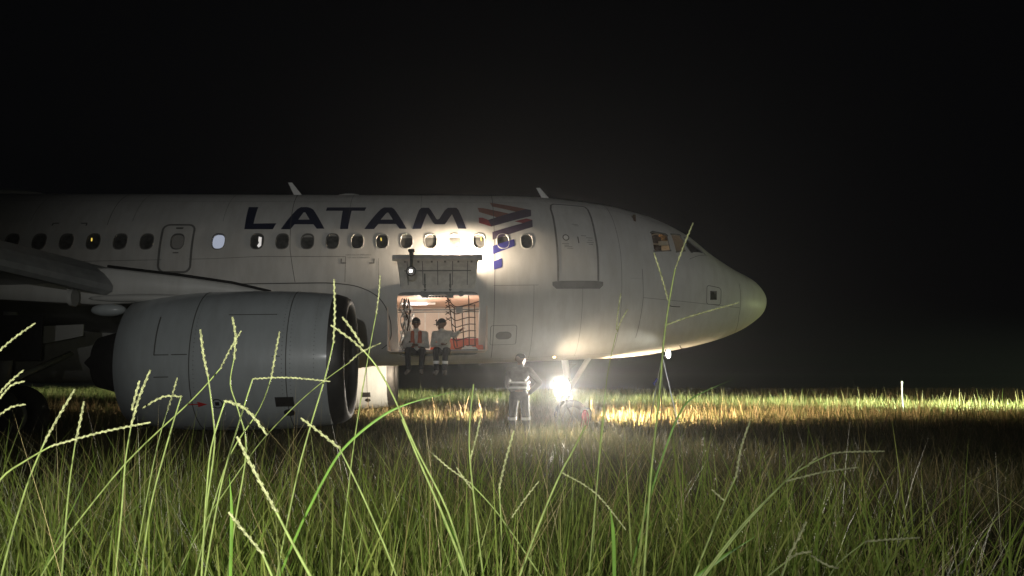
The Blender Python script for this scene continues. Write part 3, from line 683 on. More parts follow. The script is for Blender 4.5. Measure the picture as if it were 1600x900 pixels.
# ------------------------------------------------------------------ wing, slat, pylon, engine
def airfoil(n=14):
    up = []; lo = []
    for k in range(n+1):
        x = (1-math.cos(PI*k/n))/2; t = 5*(.2969*math.sqrt(x)-.126*x-.3516*x*x+.2843*x**3-.1015*x**4); c = .08*x*(1-x)
        up.append((x, c+t)); lo.append((x, c-t*.9))
    return up+lo[-2:0:-1]
AF = airfoil()
def loft(secs, sect=AF, caps=True, side=1):
    V = []; F = []; n = len(sect)
    for (r, le, zl, ch, th) in secs: V += [(-(le+x*ch), -r*side, zl+y*ch*th) for x, y in sect]
    for i in range(len(secs)-1):
        for k in range(n): F.append((i*n+k, i*n+(k+1) % n, (i+1)*n+(k+1) % n, (i+1)*n+k))
    if caps: F += [tuple(range(n)), tuple(range((len(secs)-1)*n, len(secs)*n))[::-1]]
    return V, F
SLT = [(-.045, -.030), (-.06, -.055), (-.058, -.080), (-.035, -.095), (.0, -.092), (.02, -.085), (-.01, -.078), (-.02, -.055), (.0, -.02), (.05, .03), (.12, .062), (.12, .068), (.04, .045), (-.02, .0)]
for side in (1, -1):
    wg = obj('wing', loft([(1.2, 11.2, -1.05, 7.2, .14), (2.3, 11.75, -.98, 6.4, .14), (5.75, 13.5, -.70, 4.4, .12), (9, 15.15, -.42, 3.5, .11), (16, 18.6, .2, 1.6, .11)], side=side), M['wing'], AC, True)
    sm = mat('slat_paint', (.30, .31, .31), .4, noise=.2)
    obj('slat', loft([(6.0, 13.50, -.73, 3.7, 1.1), (10, 15.5, -.36, 3.0, 1.1), (15.6, 18.3, .15, 1.7, 1.0)], [(x, y*.9) for x, y in SLT], side=side), sm, wg)
    obj('slat', loft([(2.5, 11.75, -1.0, 4.4, 1.0), (5.1, 13.05, -.76, 4.0, 1.0)], [(x, y*.9) for x, y in SLT], side=side), sm, wg)
    obj('flap_track_fairing', ball((-18.2, -6.6*side, -1.0), 1.3, .16, .22, 12, 10), M['wing'], wg, True)
    obj('flap_track_fairing', ball((-18.0, -3.9*side, -1.25), 1.4, .16, .24, 12, 10), M['wing'], wg, True)
wing = [o for o in AC.children if o.name == 'wing'][0]

def engine(side):
    c = (5.75*side, -2.12); e = None
    out = [(9.84, 1.055), (10.2, 1.088), (10.7, 1.108), (11.3, 1.112), (12.0, 1.09), (12.5, 1.04), (12.92, .965), (12.92, .94), (12.4, .96)]
    e = obj('engine', lathe_s(out, c, 64), M['cowl'], AC, True)
    lip = [(9.84, 1.053), (9.76, 1.035), (9.67, 1.005), (9.61, .965), (9.59, .925), (9.605, .885), (9.66, .85), (9.76, .83)]
    obj('inlet_lip', lathe_s(lip, c, 64), M['lip'], e, True)
    obj('inlet_duct', lathe_s([(9.752, .83), (10.1, .81), (10.5, .83), (10.7, .84)], c, 48), M['trim'], e, True)
    hub = [(10.15, .01), (10.2, .08), (10.35, .18), (10.6, .27), (10.7, .28)]
    obj('spinner', lathe_s(hub, c, 24), M['dark'], e, True)
    V = []; F = []
    for k in range(24):
        a = 2*PI*k/24; n = len(V)
        for q, tw in ((.27, .09), (.84, .16)):
            for sg in (-1, 1):
                b = a+sg*tw*.5/q*.6; V.append((-(10.55+sg*.08), -(c[0]+q*math.cos(b)), c[1]+q*math.sin(b)))
        F.append((n, n+1, n+3, n+2))
    obj('fan_blades', (V, F), M['dark'], e, kind='stuff')
    obj('fan_backing', lathe_s([(10.72, .84), (10.72, .01)], c, 32), M['black'], e)
    obj('core_nozzle', lathe_s([(12.4, .66), (13.1, .52), (13.5, .40), (13.51, .37), (13.3, .35)], c, 40), M['black'], e, True)
    obj('exhaust_plug', lathe_s([(13.2, .26), (13.6, .16), (13.75, .02)], c, 24), M['black'], e, True)
    # seams: rings and the lower doors
    for s in (10.42, 11.80):
        q = 1.1010 if s < 11 else 1.1005
        obj('cowl_seam', lathe_s([(s-.007, q+.003), (s+.007, q+.003)], c, 64), M['seam'], e)
    def cyl(s, a, q=1.117): return (-s, -(c[0]+q*math.cos(a)), c[1]+q*math.sin(a))
    def cpatch(s0, s1, a0, a1, q=1.117, n=4):
        V = [cyl(s, a0+(a1-a0)*k/n, q) for s in (s0, s1) for k in range(n+1)]
        return V, [(k, k+1, n+2+k, n+1+k) for k in range(n)]
    obj('cowl_vent', cpatch(10.33, 10.60, -.72, -.56), M['dark'], e)
    obj('cowl_vent', (lambda P: ([cyl(10.42, -.84)]+P, [(0, 1+k, 1+(k+1) % 16) for k in range(16)]))([cyl(10.42+.085*math.cos(t), -.84+.07*math.sin(t)) for t in [2*PI*k/16 for k in range(16)]]), M['dark'], e)
    for k in range(9): obj('cowl_latch', cpatch(9.98+.33*k, 10.08+.33*k, -1.22, -1.17, 1.12 if k < 6 else 1.10, 1), M['trim'], e)
    if side > 0:
        obj('rivet_row', join(*[cpatch(s-.006, s+.006, a, a+.009, q, 1) for s, q in ((10.36, 1.100), (10.48, 1.104), (11.74, 1.106), (10.02, 1.08)) for a in np.arange(-1.3, 1.35, .06)]), M['seam'], e, kind='stuff')
        obj('warning_mark', join(cpatch(11.70, 11.86, -.66, -.645, 1.113), ([cyl(11.72, -.61, 1.113), cyl(11.72, -.70, 1.113), cyl(11.58, -.655, 1.113)], [(0, 1, 2)])), M['extred'], e)
        P = [cyl(11.44+.085*math.cos(t), -.65+.08*math.sin(t), 1.115) for t in [2*PI*k/20 for k in range(20)]]; Q = [cyl(11.44+.068*math.cos(t), -.65+.064*math.sin(t), 1.115) for t in [2*PI*k/20 for k in range(20)]]
        obj('warning_mark', join((P+Q, [(k, (k+1) % 20, 20+(k+1) % 20, 20+k) for k in range(20)]), cpatch(11.41, 11.47, -.68, -.62, 1.115, 1)), M['dark'], e)
        L = []
        for a, b, cc, d, q in ((12.30, 12.306, .62, .05, 1.075), (12.30, 12.05, .05, .045, 1.079), (12.05, 11.8, .05, .045, 1.094), (11.3, 10.6, .62, .615, 1.116), (12.3, 12.05, -.25, -.255, 1.079)):
            L.append(cpatch(min(a, b)-.005, max(a, b)+.005, min(cc, d)-.004, max(cc, d)+.004, q))
        for l_ in L: obj('cowl_seam', l_, M['seam'], e)
        obj('drain_mark', cpatch(10.5, 10.62, .0, .008), M['seam'], e)
    # pylon: side plates rising from the cowl to the wing
    V = []; F = []
    top = [(10.9, -1.02, .03), (11.5, -.88, .12), (12.3, -.76, .20), (13.4, -.62, .24), (15.5, -.75, .22), (16.6, -1.0, .03)]
    bot = [(10.9, -1.06), (11.5, -1.10), (12.3, -1.12), (13.4, -1.22), (15.5, -1.08), (16.6, -1.03)]
    for (s, z, w), (_, zb) in zip(top, bot):
        V += [(-s, -(c[0]+w), zb), (-s, -(c[0]+w), z-.05), (-s, -(c[0]+w*.6), z), (-s, -(c[0]-w*.6), z), (-s, -(c[0]-w), z-.05), (-s, -(c[0]-w), zb)]
    for i in range(5):
        for k in range(6): F.append((i*6+k, i*6+(k+1) % 6, (i+1)*6+(k+1) % 6, (i+1)*6+k))
    obj('pylon', (V, F), M['skin'], e, True)
    obj('pylon_fairing', ball((-12.85, -(c[0]+.27*side), -1.13), .78, .08, .065, 16, 8), M['lighttrim'], e, True)
    obj('pylon_fairing', ball((-13.30, -(c[0]+.30*side), -1.32), .27, .12, .10, 14, 8), M['cowl'], e, True)
    obj('pylon_gap_shadow', tube([(-s_, -(c[0]+w_*.8*side), z_+.012) for s_, z_, w_ in top[:4]], .022, 6), M['black'], e, True)  # black tube drawn in as the shadow line along the pylon top
    return e
engine(1); engine(-1)

# ------------------------------------------------------------------ landing gear
def wheel(c, rad, wid, parent, nm='wheel'):
    # axle along the aircraft's lateral axis
    def turn(prof, n=32):
        V = []; F = []
        for y, q in prof:
            for k in range(n):
                a = 2*PI*k/n; V.append((c[0]+q*math.cos(a), c[1]+y, c[2]+q*math.sin(a)))
        for i in range(len(prof)-1):
            for k in range(n): F.append((i*n+k, i*n+(k+1) % n, (i+1)*n+(k+1) % n, (i+1)*n+k))
        return V, F
    w = wid/2
    t = obj('tyre', turn([(-w*.8, rad*.55), (-w, rad*.75), (-w*.9, rad*.92), (-w*.5, rad), (w*.5, rad), (w*.9, rad*.92), (w, rad*.75), (w*.8, rad*.55)]), M['black'], parent, True)
    obj('wheel_rim', turn([(-w*.8, rad*.55), (-w*.5, rad*.45), (-w*.55, .02), (w*.55, .02), (w*.5, rad*.45), (w*.8, rad*.55)], 24), M['lighttrim'], parent, True)
ng = obj('nose_gear', join(tube([(-5.15, 0, -1.95), (-5.05, 0, -2.75)], .085, 12), tube([(-5.05, 0, -2.7), (-5.03, 0, -3.32)], .055, 12), tube([(-5.03, -.22, -3.35), (-5.03, .22, -3.35)], .04, 8)), M['lighttrim'], AC, True)
obj('drag_strut', tube([(-4.55, -.12, -1.97), (-5.05, -.06, -2.72)], .05, 8), M['lighttrim'], ng, True)
obj('drag_strut', tube([(-4.55, .12, -1.97), (-5.05, .06, -2.72)], .05, 8), M['lighttrim'], ng, True)
for y in (-.2, .2): wheel((-5.03, y, -3.35), .38, .2, ng)
for side in (1, -1):
    y = -3.8*side
    mg = obj('main_gear', join(tube([(-16.0, y, -1.1), (-16.05, y, -2.5)], .12, 12), tube([(-16.05, y, -2.4), (-16.06, y, -3.0)], .085, 12), tube([(-16.06, y-.45, -3.0), (-16.06, y+.45, -3.0)], .07, 8), tube([(-16.0, y*.35, -1.7), (-16.05, y, -2.4)], .06, 8)), M['trim'], AC, True)
    obj('gear_door', box(-16.5, -15.2, y-.42*side-.02, y-.42*side, -2.0, -1.2), M['dark'], mg)
    for dy in (-.46, .46): wheel((-16.06, y+dy, -3.0), .58, .4, mg)
o_ = obj('retractable_landing_light', join(tube([(-13.74, -6.2, -1.14), (-13.80, -6.2, -1.14)], .135, 28), tube([(-13.80, -6.2, -1.08), (-13.95, -6.2, -.85)], .025, 8)), M['lighttrim'], AC, False)
obj('gear_bay_door', ([(-15.8,-3.37,-1.33),(-14.9,-3.37,-1.30),(-14.9,-3.37,-1.52),(-15.75,-3.37,-1.69),(-15.8,-3.4,-1.33),(-14.9,-3.4,-1.30),(-14.9,-3.4,-1.52),(-15.75,-3.4,-1.69)], [(0,1,2,3),(4,7,6,5),(0,4,5,1),(1,5,6,2),(2,6,7,3),(3,7,4,0)]), M['lighttrim'], AC)

# ------------------------------------------------------------------ people
def remeshed(parts, voxel, smooth_it=3):
    v, f = join(*parts); me = bpy.data.meshes.new('tmp'); me.from_pydata([tuple(map(float, p)) for p in v], [], f)
    bm = bmesh.new(); bm.from_mesh(me); bmesh.ops.recalc_face_normals(bm, faces=bm.faces); bm.to_mesh(me); bm.free()
    o = bpy.data.objects.new('tmp', me); COL.objects.link(o)
    r = o.modifiers.new('r', 'REMESH'); r.mode = 'VOXEL'; r.voxel_size = voxel
    s = o.modifiers.new('s', 'SMOOTH'); s.iterations = smooth_it; s.factor = .5
    bpy.context.view_layer.update()
    m2 = bpy.data.meshes.new_from_object(o.evaluated_get(bpy.context.evaluated_depsgraph_get()))
    V = [tuple(q.co) for q in m2.vertices]; F = [tuple(p.vertices) for p in m2.polygons]
    bpy.data.objects.remove(o); bpy.data.meshes.remove(me); bpy.data.meshes.remove(m2)
    return V, F
def cap(a, b, ra, rb, n=12):
    a, b = Vector(a), Vector(b); d = (b-a); L = d.length; d = d/L if L > 1e-6 else Vector((0, 0, 1))
    P = []; Q = []
    for k in range(0, 4): t = k/4*PI/2; P.append(a-d*ra*math.cos(t)); Q.append(max(.001, ra*math.sin(t)))
    P.append(a); Q.append(ra); P.append(b); Q.append(rb)
    for k in range(1, 5): t = k/4*PI/2; P.append(b+d*rb*math.sin(t)); Q.append(max(.001, rb*math.cos(t)))
    V = []; F = []; up = Vector((0, 0, 1)) if abs(d.z) < .9 else Vector((1, 0, 0)); x = d.cross(up).normalized(); y = d.cross(x)
    for p, q in zip(P, Q): V += [p+(x*math.cos(2*PI*k/n)+y*math.sin(2*PI*k/n))*q for k in range(n)]
    for i in range(len(P)-1):
        for k in range(n): F.append((i*n+k, i*n+(k+1) % n, (i+1)*n+(k+1) % n, (i+1)*n+k))
    F.append(tuple(range(n))[::-1]); F.append(tuple(range((len(P)-1)*n, len(P)*n)))
    return V, F
def ell(c, rx, ry, rz): return ball(c, rx, ry, rz, 16, 10)
def hand(w, d, side_v, curl=.5):
    """palm, four unequal fingers with a knuckle bend, thumb off the side"""
    w, d = Vector(w), Vector(d).normalized(); s = Vector(side_v).normalized(); nrm = d.cross(s).normalized()
    parts = [cap(w, w+d*.05, .026, .03), cap(w+d*.03-s*.018, w+d*.08-s*.02, .018, .017), cap(w+d*.03+s*.018, w+d*.08+s*.02, .018, .017)]
    for k, L in enumerate((.072, .080, .074, .058)):
        b = w+d*.085+s*(-.03+.02*k); m = b+d*L*.5; e = m+(d*(1-curl)+nrm*curl).normalized()*L*.5
        parts += [cap(b, m, .0095, .009, 8), cap(m, e, .009, .0075, 8)]
    t0 = w+d*.025-s*.03; t1 = t0+(d*.7-s*.7)*.045; parts += [cap(t0, t1, .013, .011, 8), cap(t1, t1+(d*.9-s*.2+nrm*.3)*.03, .011, .009, 8)]
    return parts
def head(c, f):
    """c = head centre, f = facing direction (horizontal)"""
    c = Vector(c); f = Vector(f).normalized(); s = f.cross(Vector((0, 0, 1))).normalized(); u = Vector((0, 0, 1))
    P = [ell(c+u*.02, .080, .080, .105), cap(c-f*.03+u*.03, c+f*.015+u*.03, .082, .078), cap(c-u*.055+f*.01, c-u*.085+f*.045, .060, .034)]
    P += [cap(c+f*.082+u*.02, c+f*.108-u*.022, .010, .016), cap(c+f*.07+u*.045-s*.03, c+f*.07+u*.045+s*.03, .018, .018)]
    for sg in (-1, 1): P.append(cap(c+s*sg*.082+u*.02, c+s*sg*.085-u*.02, .017, .012))
    P.append(cap(c+f*.075-u*.052-s*.02, c+f*.075-u*.052+s*.02, .012, .012))
    return P
def face_bits(c, f, parent):
    c = Vector(c); f = Vector(f).normalized(); s = f.cross(Vector((0, 0, 1))).normalized(); u = Vector((0, 0, 1))
    for sg in (-1, 1): obj('eye', ball(c+f*.083+s*sg*.031+u*.018, .010), M['black'], parent, True)
    obj('mouth', cap(c+f*.087-u*.052-s*.018, c+f*.087-u*.052+s*.018, .004, .004, 6), mat('lip_tone', (.16, .06, .05), .5), parent)
def capmesh(c, f, brim=.085):
    c = Vector(c); f = Vector(f).normalized(); s = f.cross(Vector((0, 0, 1))).normalized(); u = Vector((0, 0, 1))
    V, F = [], []
    n = 20
    for i in range(7):
        a = PI/2*i/6
        for k in range(n):
            b = 2*PI*k/n; V.append(c+u*.035+u*.105*math.cos(a)+(f*.103*math.cos(b)+s*.094*math.sin(b))*max(.01, math.sin(a)))
    for i in range(6):
        for k in range(n): F.append((i*n+k, (i+1)*n+k, (i+1)*n+(k+1) % n, i*n+(k+1) % n))
    B = [];
    for z in (.036, .028):
        for k in range(11):
            b = PI*(k/10-.5); B.append(c+u*(z-.012*math.cos(b))+f*(.09*math.cos(b)+.0)+s*.086*math.sin(b))
        for k in range(11):
            b = PI*(k/10-.5); B.append(c+u*(z-.03*math.cos(b))+f*((.09+brim)*math.cos(b))+s*.084*math.sin(b))
    n0 = len(V); V += B
    for l in (0, 22):
        for k in range(10): F.append((n0+l+k, n0+l+k+1, n0+l+12+k, n0+l+11+k))
    for k in range(10): F.append((n0+11+k, n0+12+k, n0+34+k, n0+33+k))
    return V, F
def band(a, b, ra, rb, u0, u1, grow=.006, n=20, ax=None):
    a, b = Vector(a), Vector(b); p, q = a.lerp(b, u0), a.lerp(b, u1)
    return tube([p, q], [ra+(rb-ra)*u0+grow, ra+(rb-ra)*u1+grow], n, False)
def eband(c, rx, ry, z0, z1, n=28):
    V = [(c[0]+rx*math.cos(2*PI*k/n), c[1]+ry*math.sin(2*PI*k/n), z) for z in (z0, z1) for k in range(n)]
    return V, [(k, (k+1) % n, n+(k+1) % n, n+k) for k in range(n)]
def person(org, J, label, vest, jacket, cap_on, facing, trousers, extra=None):
    """J: joints in world-aligned local metres (x right, y away, z up)"""
    p = empty('person', org, label, 'person')
    hd = J['head']; nk = Vector(hd)-Vector((0, 0, .12))
    parts = head(hd, facing) + [cap(nk+Vector((0, 0, .04)), J['chest'], .052, .07), cap(J['chest'], J['belly'], .12, .12), cap(J['belly'], J['hip'], .12, .12)]
    for sd in 'LR':
        parts += [cap(J['sh'+sd], J['chest'], .055, .09), cap(J['sh'+sd], J['el'+sd], .048, .036), cap(J['el'+sd], J['wr'+sd], .036, .025), cap(J['hp'+sd], J['kn'+sd], .075, .052), cap(J['kn'+sd], J['an'+sd], .050, .035)]
        d = Vector(J['wr'+sd])-Vector(J['el'+sd]); d = Vector(J.get('hd'+sd, d)); sv = d.cross(Vector((0, 0, 1))) if abs(d.normalized().z) < .9 else Vector((1, 0, 0))
        parts += hand(J['wr'+sd], d, sv*(1 if sd == 'L' else -1), .55)
    obj('body', remeshed(parts, .0105, 2), M['flesh'], p, True); face_bits(hd, facing, p)
    tors = [ell(Vector(J['chest']), .185, .125, .16), ell(Vector(J['belly']), .165, .125, .17), cap(J['chest'], J['belly'], .13, .13)]
    jk = list(tors)+[cap(nk-Vector((0, 0, .0)), J['chest'], .062, .10)]
    for sd in 'LR': jk += [cap(J['sh'+sd], Vector(J['chest'])+Vector((0, 0, .05)), .072, .09), cap(J['sh'+sd], J['el'+sd], .068, .054), cap(J['el'+sd], J['wr'+sd], .055, .040)]
    j = obj('jacket', remeshed(jk, .014, 3), jacket, p, True)
    if vest:
        sh = .006; vs = [ell(Vector(J['chest']), .185+sh, .125+sh, .15), ell(Vector(J['belly']), .165+sh, .125+sh, .16), cap(J['chest'], J['belly'], .136, .136)]
        for sd in 'LR': vs.append(cap(Vector(J['sh'+sd]).lerp(Vector(J['chest']), .25), Vector(J['chest']), .08, .1))
        obj('vest', remeshed(vs, .014, 3), vest, p, True)
    tr = [ell(Vector(J['hip']), .165, .13, .12)]
    for sd in 'LR': tr += [cap(J['hp'+sd], J['kn'+sd], .092, .070), cap(J['kn'+sd], J['an'+sd], .070, .056)]
    obj('trousers', remeshed(tr, .014, 3), trousers, p, True)
    for sd in 'LR':
        a = Vector(J['an'+sd]); toe = Vector(J['toe'+sd])
        obj('boot', remeshed([cap(a+Vector((0, 0, .03)), a-Vector((0, 0, .03)), .05, .05), cap(a-Vector((0, 0, .05)), toe, .042, .036)], .012, 2), M['boot'], p, True)
    if cap_on: obj('cap', capmesh(hd, facing), cap_on, p, True)
    else:
        h = Vector(hd); f = Vector(facing).normalized()
        obj('hair', remeshed([ell(h+Vector((0, 0, .05))-f*.012, .088, .09, .088)], .012, 1), M['hair'], p, True)
    if extra: extra(p, J)
    return p
# A: seated, facing the camera, hands together in the lap
def seat_org(px, depth=16.15): a = at(px, 551, depth); return Vector((a.x, a.y, a.z))
oa = seat_org(652)
JA = dict(head=(-.01, -.20, .62), chest=(0, -.13, .34), belly=(0, -.02, .16), hip=(0, .02, .06), shL=(.18, -.12, .40), shR=(-.18, -.12, .40),
    elL=(.24, -.22, .13), elR=(-.25, -.22, .13), wrL=(.07, -.40, .15), wrR=(-.06, -.41, .16), hdL=(-1, -.3, -.2), hdR=(1, -.3, -.3),
    hpL=(.10, 0, .03), hpR=(-.10, 0, .03), knL=(.17, -.44, .03), knR=(-.15, -.44, .03), anL=(.14, -.42, -.36), anR=(-.13, -.43, -.36), toeL=(.17, -.56, -.46), toeR=(-.16, -.58, -.46))
def exA(p, J):
    v = M['vest']; 
    for sg in (-1, 1): obj('vest_panel', remeshed([cap((sg*.08, -.23, .42), (sg*.075, -.22, .14), .045, .05)], .014, 2), v, p, True)
person(oa, JA, 'person in pale jacket seated facing out in the cargo opening, hands in lap', None, M['jacket'], M['cap'], (.06, -1, 0), M['darkcloth'], exA)
ob = seat_org(692)
JB = dict(head=(-.02, -.17, .60), chest=(.0, -.12, .34), belly=(.01, -.02, .16), hip=(0, .02, .06), shL=(.16, -.10, .41), shR=(-.17, -.13, .40),
    elL=(.27, -.20, .36), elR=(-.20, -.26, .15), wrL=(.37, -.28, .44), wrR=(-.02, -.36, .17), hdL=(.6, -.2, .5), hdR=(1, -.2, -.1),
    hpL=(.09, 0, .03), hpR=(-.10, 0, .03), knL=(.10, -.45, .03), knR=(-.11, -.45, .03), anL=(.08, -.43, -.38), anR=(-.09, -.44, -.38), toeL=(.10, -.57, -.48), toeR=(-.11, -.58, -.48))
def tape(J, sides='LR', u=(.55, .70), rr=(.070, .056)):
    def f(p, J_):
        for sd in sides: obj('reflective_band', band(J['kn'+sd], J['an'+sd], rr[0], rr[1], *u), M['reflect'], p, True)
    return f
person(ob, JB, 'person in dark cap seated beside the net, one arm held out sideways', None, M['jacket'], M['cap'], (-1, -.25, -.05), M['darkcloth'], tape(JB))
# C: standing in the grass, back half turned, hand on hip
oc = at(811, 606, 15.0); oc = Vector((oc.x, oc.y, 0.0))
JC = dict(head=(.03, 0, 1.66), chest=(0, 0, 1.36), belly=(-.01, 0, 1.13), hip=(0, 0, .97), shL=(-.18, .03, 1.45), shR=(.18, -.02, 1.45),
    elL=(-.22, .14, 1.18), elR=(.37, -.02, 1.20), wrL=(-.12, .24, 1.02), wrR=(.20, -.02, 1.00), hdL=(.6, .2, -.2), hdR=(-.6, .1, -.6),
    hpL=(-.09, 0, .93), hpR=(.09, 0, .93), knL=(-.12, -.02, .52), knR=(.12, -.02, .52), anL=(-.12, .02, .10), anR=(.13, .02, .10), toeL=(-.14, .16, .045), toeR=(.17, .16, .045))
def exC(p, J):
    obj('reflective_band', eband((-.005, 0, 0), .182, .142, 1.085, 1.125), M['reflect'], p, True)
    obj('reflective_band', eband((0, 0, 0), .188, .144, 1.19, 1.225), M['reflect'], p, True)
    tape(JC, 'LR', (.0, .14), (.074, .070))(p, J)
person(oc, JC, 'person standing in the grass in a banded vest, hand on hip', M['darkjacket'], M['darkjacket'], M['cap'], (.75, .6, .05), M['darkcloth'], exC).scale = (1.13, 1.12, 1.0)

# ------------------------------------------------------------------ lamps as things
fl = empty('floodlight', (LAMPP.x, LAMPP.y, 0), 'blinding white floodlight on a low stand in front of the nose wheel', 'floodlight')
z = LAMPP.z
obj('lamp_housing', box(-.2, .2, .0, .10, z-.2, z+.2, .03), M['dark'], fl)
obj('lamp_glass', ball((0, -.03, z), .17, .04, .17, 24, 12), M['lit'], fl, True)
for a in (0, 2.1, 4.2): obj('stand_leg', tube([(0, .05, z-.1), (.38*math.cos(a), .05+.38*math.sin(a), 0)], .012, 6), M['dark'], fl)
tp = empty('tripod_lamp', (TRIP.x, TRIP.y, 0), 'small bright lamp on a thin tripod standing under the nose', 'lamp')
z = TRIP.z
obj('lamp_head', join(ball((0, -.02, z), .055, .04, .10, 16, 10)), M['dotlit'], tp, True)
obj('lamp_back', box(-.06, .06, .01, .06, z-.1, z+.1, .01), M['dark'], tp)
ap = (-.13, .02, z-.05)
obj('head_bracket', tube([(0, .04, z-.02), ap], .012, 6), M['steel'], tp)
for e in ((-.55, -.1), (.22, -.1), (-.12, .45)): obj('leg', tube([ap, (e[0], e[1], 0)], .012, 6), M['steel'], tp)
obj('ribbon', tube([(-.27, -.03, z-.55), (-.31, -.05, z-.62), (-.36, -.07, z-.66), (-.33, -.08, z-.70)], .022, 6), M['bluecloth'], tp)
ext = empty('fire_extinguisher', at(914, 636, 17.0)+Vector((0, 0, 0)), 'red fire extinguisher in the grass right of the floodlight', 'extinguisher'); ext.location.z = .0
obj('cylinder', join(tube([(0, 0, .02), (0, 0, .06), (0, 0, .50), (0, 0, .57), (0, 0, .60)], [.07, .085, .085, .05, .02], 16)), M['extred'], ext, True)
obj('hose', tube([(0, 0, .62), (.10, 0, .64), (.14, 0, .54), (.12, 0, .35)], .014, 6), M['black'], ext, True)
obj('handle', box(-.03, .08, -.02, .02, .60, .65, .005), M['dark'], ext)
wp = empty('marker_post', at(1409, 620, 27), 'short pale marker post in the lit grass at the right', 'post'); wp.location.z = 0
obj('post_shaft', tube([(0, 0, 0), (0, 0, .8), (.03, 0, 1.25)], [.035, .03, .025], 8), M['lighttrim'], wp)
obj('post_cap', box(0, .07, -.03, .03, 1.25, 1.34, .01), M['lighttrim'], wp)
# lamp heads of the lights outside the frame; the low nose one is added
for nm, p, lab in (('floodlight', (33, 20, 1.6), 'floodlight mast lighting the far grass from the right'), ('floodlight', (14.6, 18.2, .55), 'added fill lamp out of view, tinting the nose underside green'), ('floodlight', (1.5, -16.0, 2.6), 'white light bar lighting the aircraft from behind the camera')):
    e = empty(nm, (p[0], p[1], 0), lab, 'floodlight')
    obj('pole', tube([(0, .25 if p[1] > 0 else -.3, 0), (0, .25 if p[1] > 0 else -.3, p[2])], .03, 8), M['dark'], e)
    if p[1] > 0: obj('lamp_housing', box(.16, .3, -.12, .26, p[2]-.14, p[2]+.14, .02), M['dark'], e)
    else: obj('lamp_housing', box(-.2, .2, -.35, -.2, p[2]-.12, p[2]+.12, .02), M['dark'], e)

# ------------------------------------------------------------------ ground and grass
n = 60; gx = np.linspace(-1, 1, n+1); gx = np.sign(gx)*np.abs(gx)**2.2*380
def rise(y): return .0165*np.clip(np.asarray(y, float)-23, 0, 42)
GV = [(x, y+60, .02*math.sin(x*.9)*math.cos(y*.7)*(abs(x) < 40)-.01+float(rise(y+60))) for x in gx for y in gx]
gr = obj('field', (GV, [(i*(n+1)+j, (i+1)*(n+1)+j, (i+1)*(n+1)+j+1, i*(n+1)+j+1) for i in range(n) for j in range(n)]), M['soil']); gr['kind'] = 'structure'

def blades(name, xs, ys, h, w, material, label, lean=.35, segs=3, tint=None, seedfrac=0.0, curve=1.0, z0=None):
    N = len(xs); zo = rise(ys); az = RNG.uniform(0, 2*PI, N); fa = RNG.uniform(0, 2*PI, N)
    L = np.abs(RNG.normal(lean, lean*.5, N))*h
    V = np.zeros((N, segs*2+1, 3)); t = np.linspace(0, 1, segs+1)
    for k in range(segs+1):
        u = t[k]; ox = np.cos(az)*L*u**(1+curve); oy = np.sin(az)*L*u**(1+curve); zz = h*(u-.18*(L/h)*u*u)
        wk = w*(1-u*.75 if k < segs else 0)*.5
        if k < segs:
            V[:, 2*k] = np.stack([xs+ox-np.cos(fa)*wk, ys+oy-np.sin(fa)*wk, zz+zo], -1); V[:, 2*k+1] = np.stack([xs+ox+np.cos(fa)*wk, ys+oy+np.sin(fa)*wk, zz+zo], -1)
        else: V[:, 2*k] = np.stack([xs+ox, ys+oy, zz+zo], -1)
    nv = segs*2+1; base = np.arange(N)*nv
    quads = np.concatenate([np.stack([base+2*k, base+2*k+1, base+2*k+3, base+2*k+2], -1) for k in range(segs-1)]) if segs > 1 else np.zeros((0, 4), int)
    tris = np.stack([base+2*(segs-1), base+2*(segs-1)+1, base+2*segs], -1)
    me = bpy.data.meshes.new(name); me.vertices.add(N*nv); me.vertices.foreach_set('co', V.reshape(-1).astype(np.float32))
    lv = np.concatenate([quads.reshape(-1), tris.reshape(-1)]); me.loops.add(len(lv)); me.loops.foreach_set('vertex_index', lv.astype(np.int32))
    tot = np.concatenate([np.full(len(quads), 4), np.full(len(tris), 3)]); st = np.concatenate([[0], np.cumsum(tot)[:-1]])
    me.polygons.add(len(tot)); me.polygons.foreach_set('loop_start', st.astype(np.int32)); me.polygons.foreach_set('loop_total', tot.astype(np.int32)); me.update(); me.validate()
    ca = me.color_attributes.new('tint', 'FLOAT_COLOR', 'POINT')
    r = RNG.random(N); s = (RNG.random(N) < seedfrac).astype(float); C = np.zeros((N, nv, 4)); C[..., 3] = 1; C[..., 0] = r[:, None]
    hh = np.linspace(0, 1, nv); C[..., 1] = np.clip(s[:, None]*.9+.45*np.maximum(0, hh-.6)[None, :]*r[:, None]*2, 0, 1)
    ca.data.foreach_set('color', C.reshape(-1).astype(np.float32))
    me.materials.append(material); o = bpy.data.objects.new(name, me); COL.objects.link(o)
    return tag(o, label, 'grass', None, 'stuff')
def field_pts(N, y0, y1, spread, pw=1.0, clump=0):
    y = y0+(y1-y0)*RNG.random(N)**pw; x = RNG.uniform(-1, 1, N)*spread*y + RNG.normal(0, .4, N)
    if clump:
        k = int(N/clump); cx, cy = x[:k], y[:k]; i = RNG.integers(0, k, N); x = cx[i]+RNG.normal(0, .035, N)*(1+cy[i]*.15); y = cy[i]+RNG.normal(0, .035, N)*(1+cy[i]*.15)
    return x, y
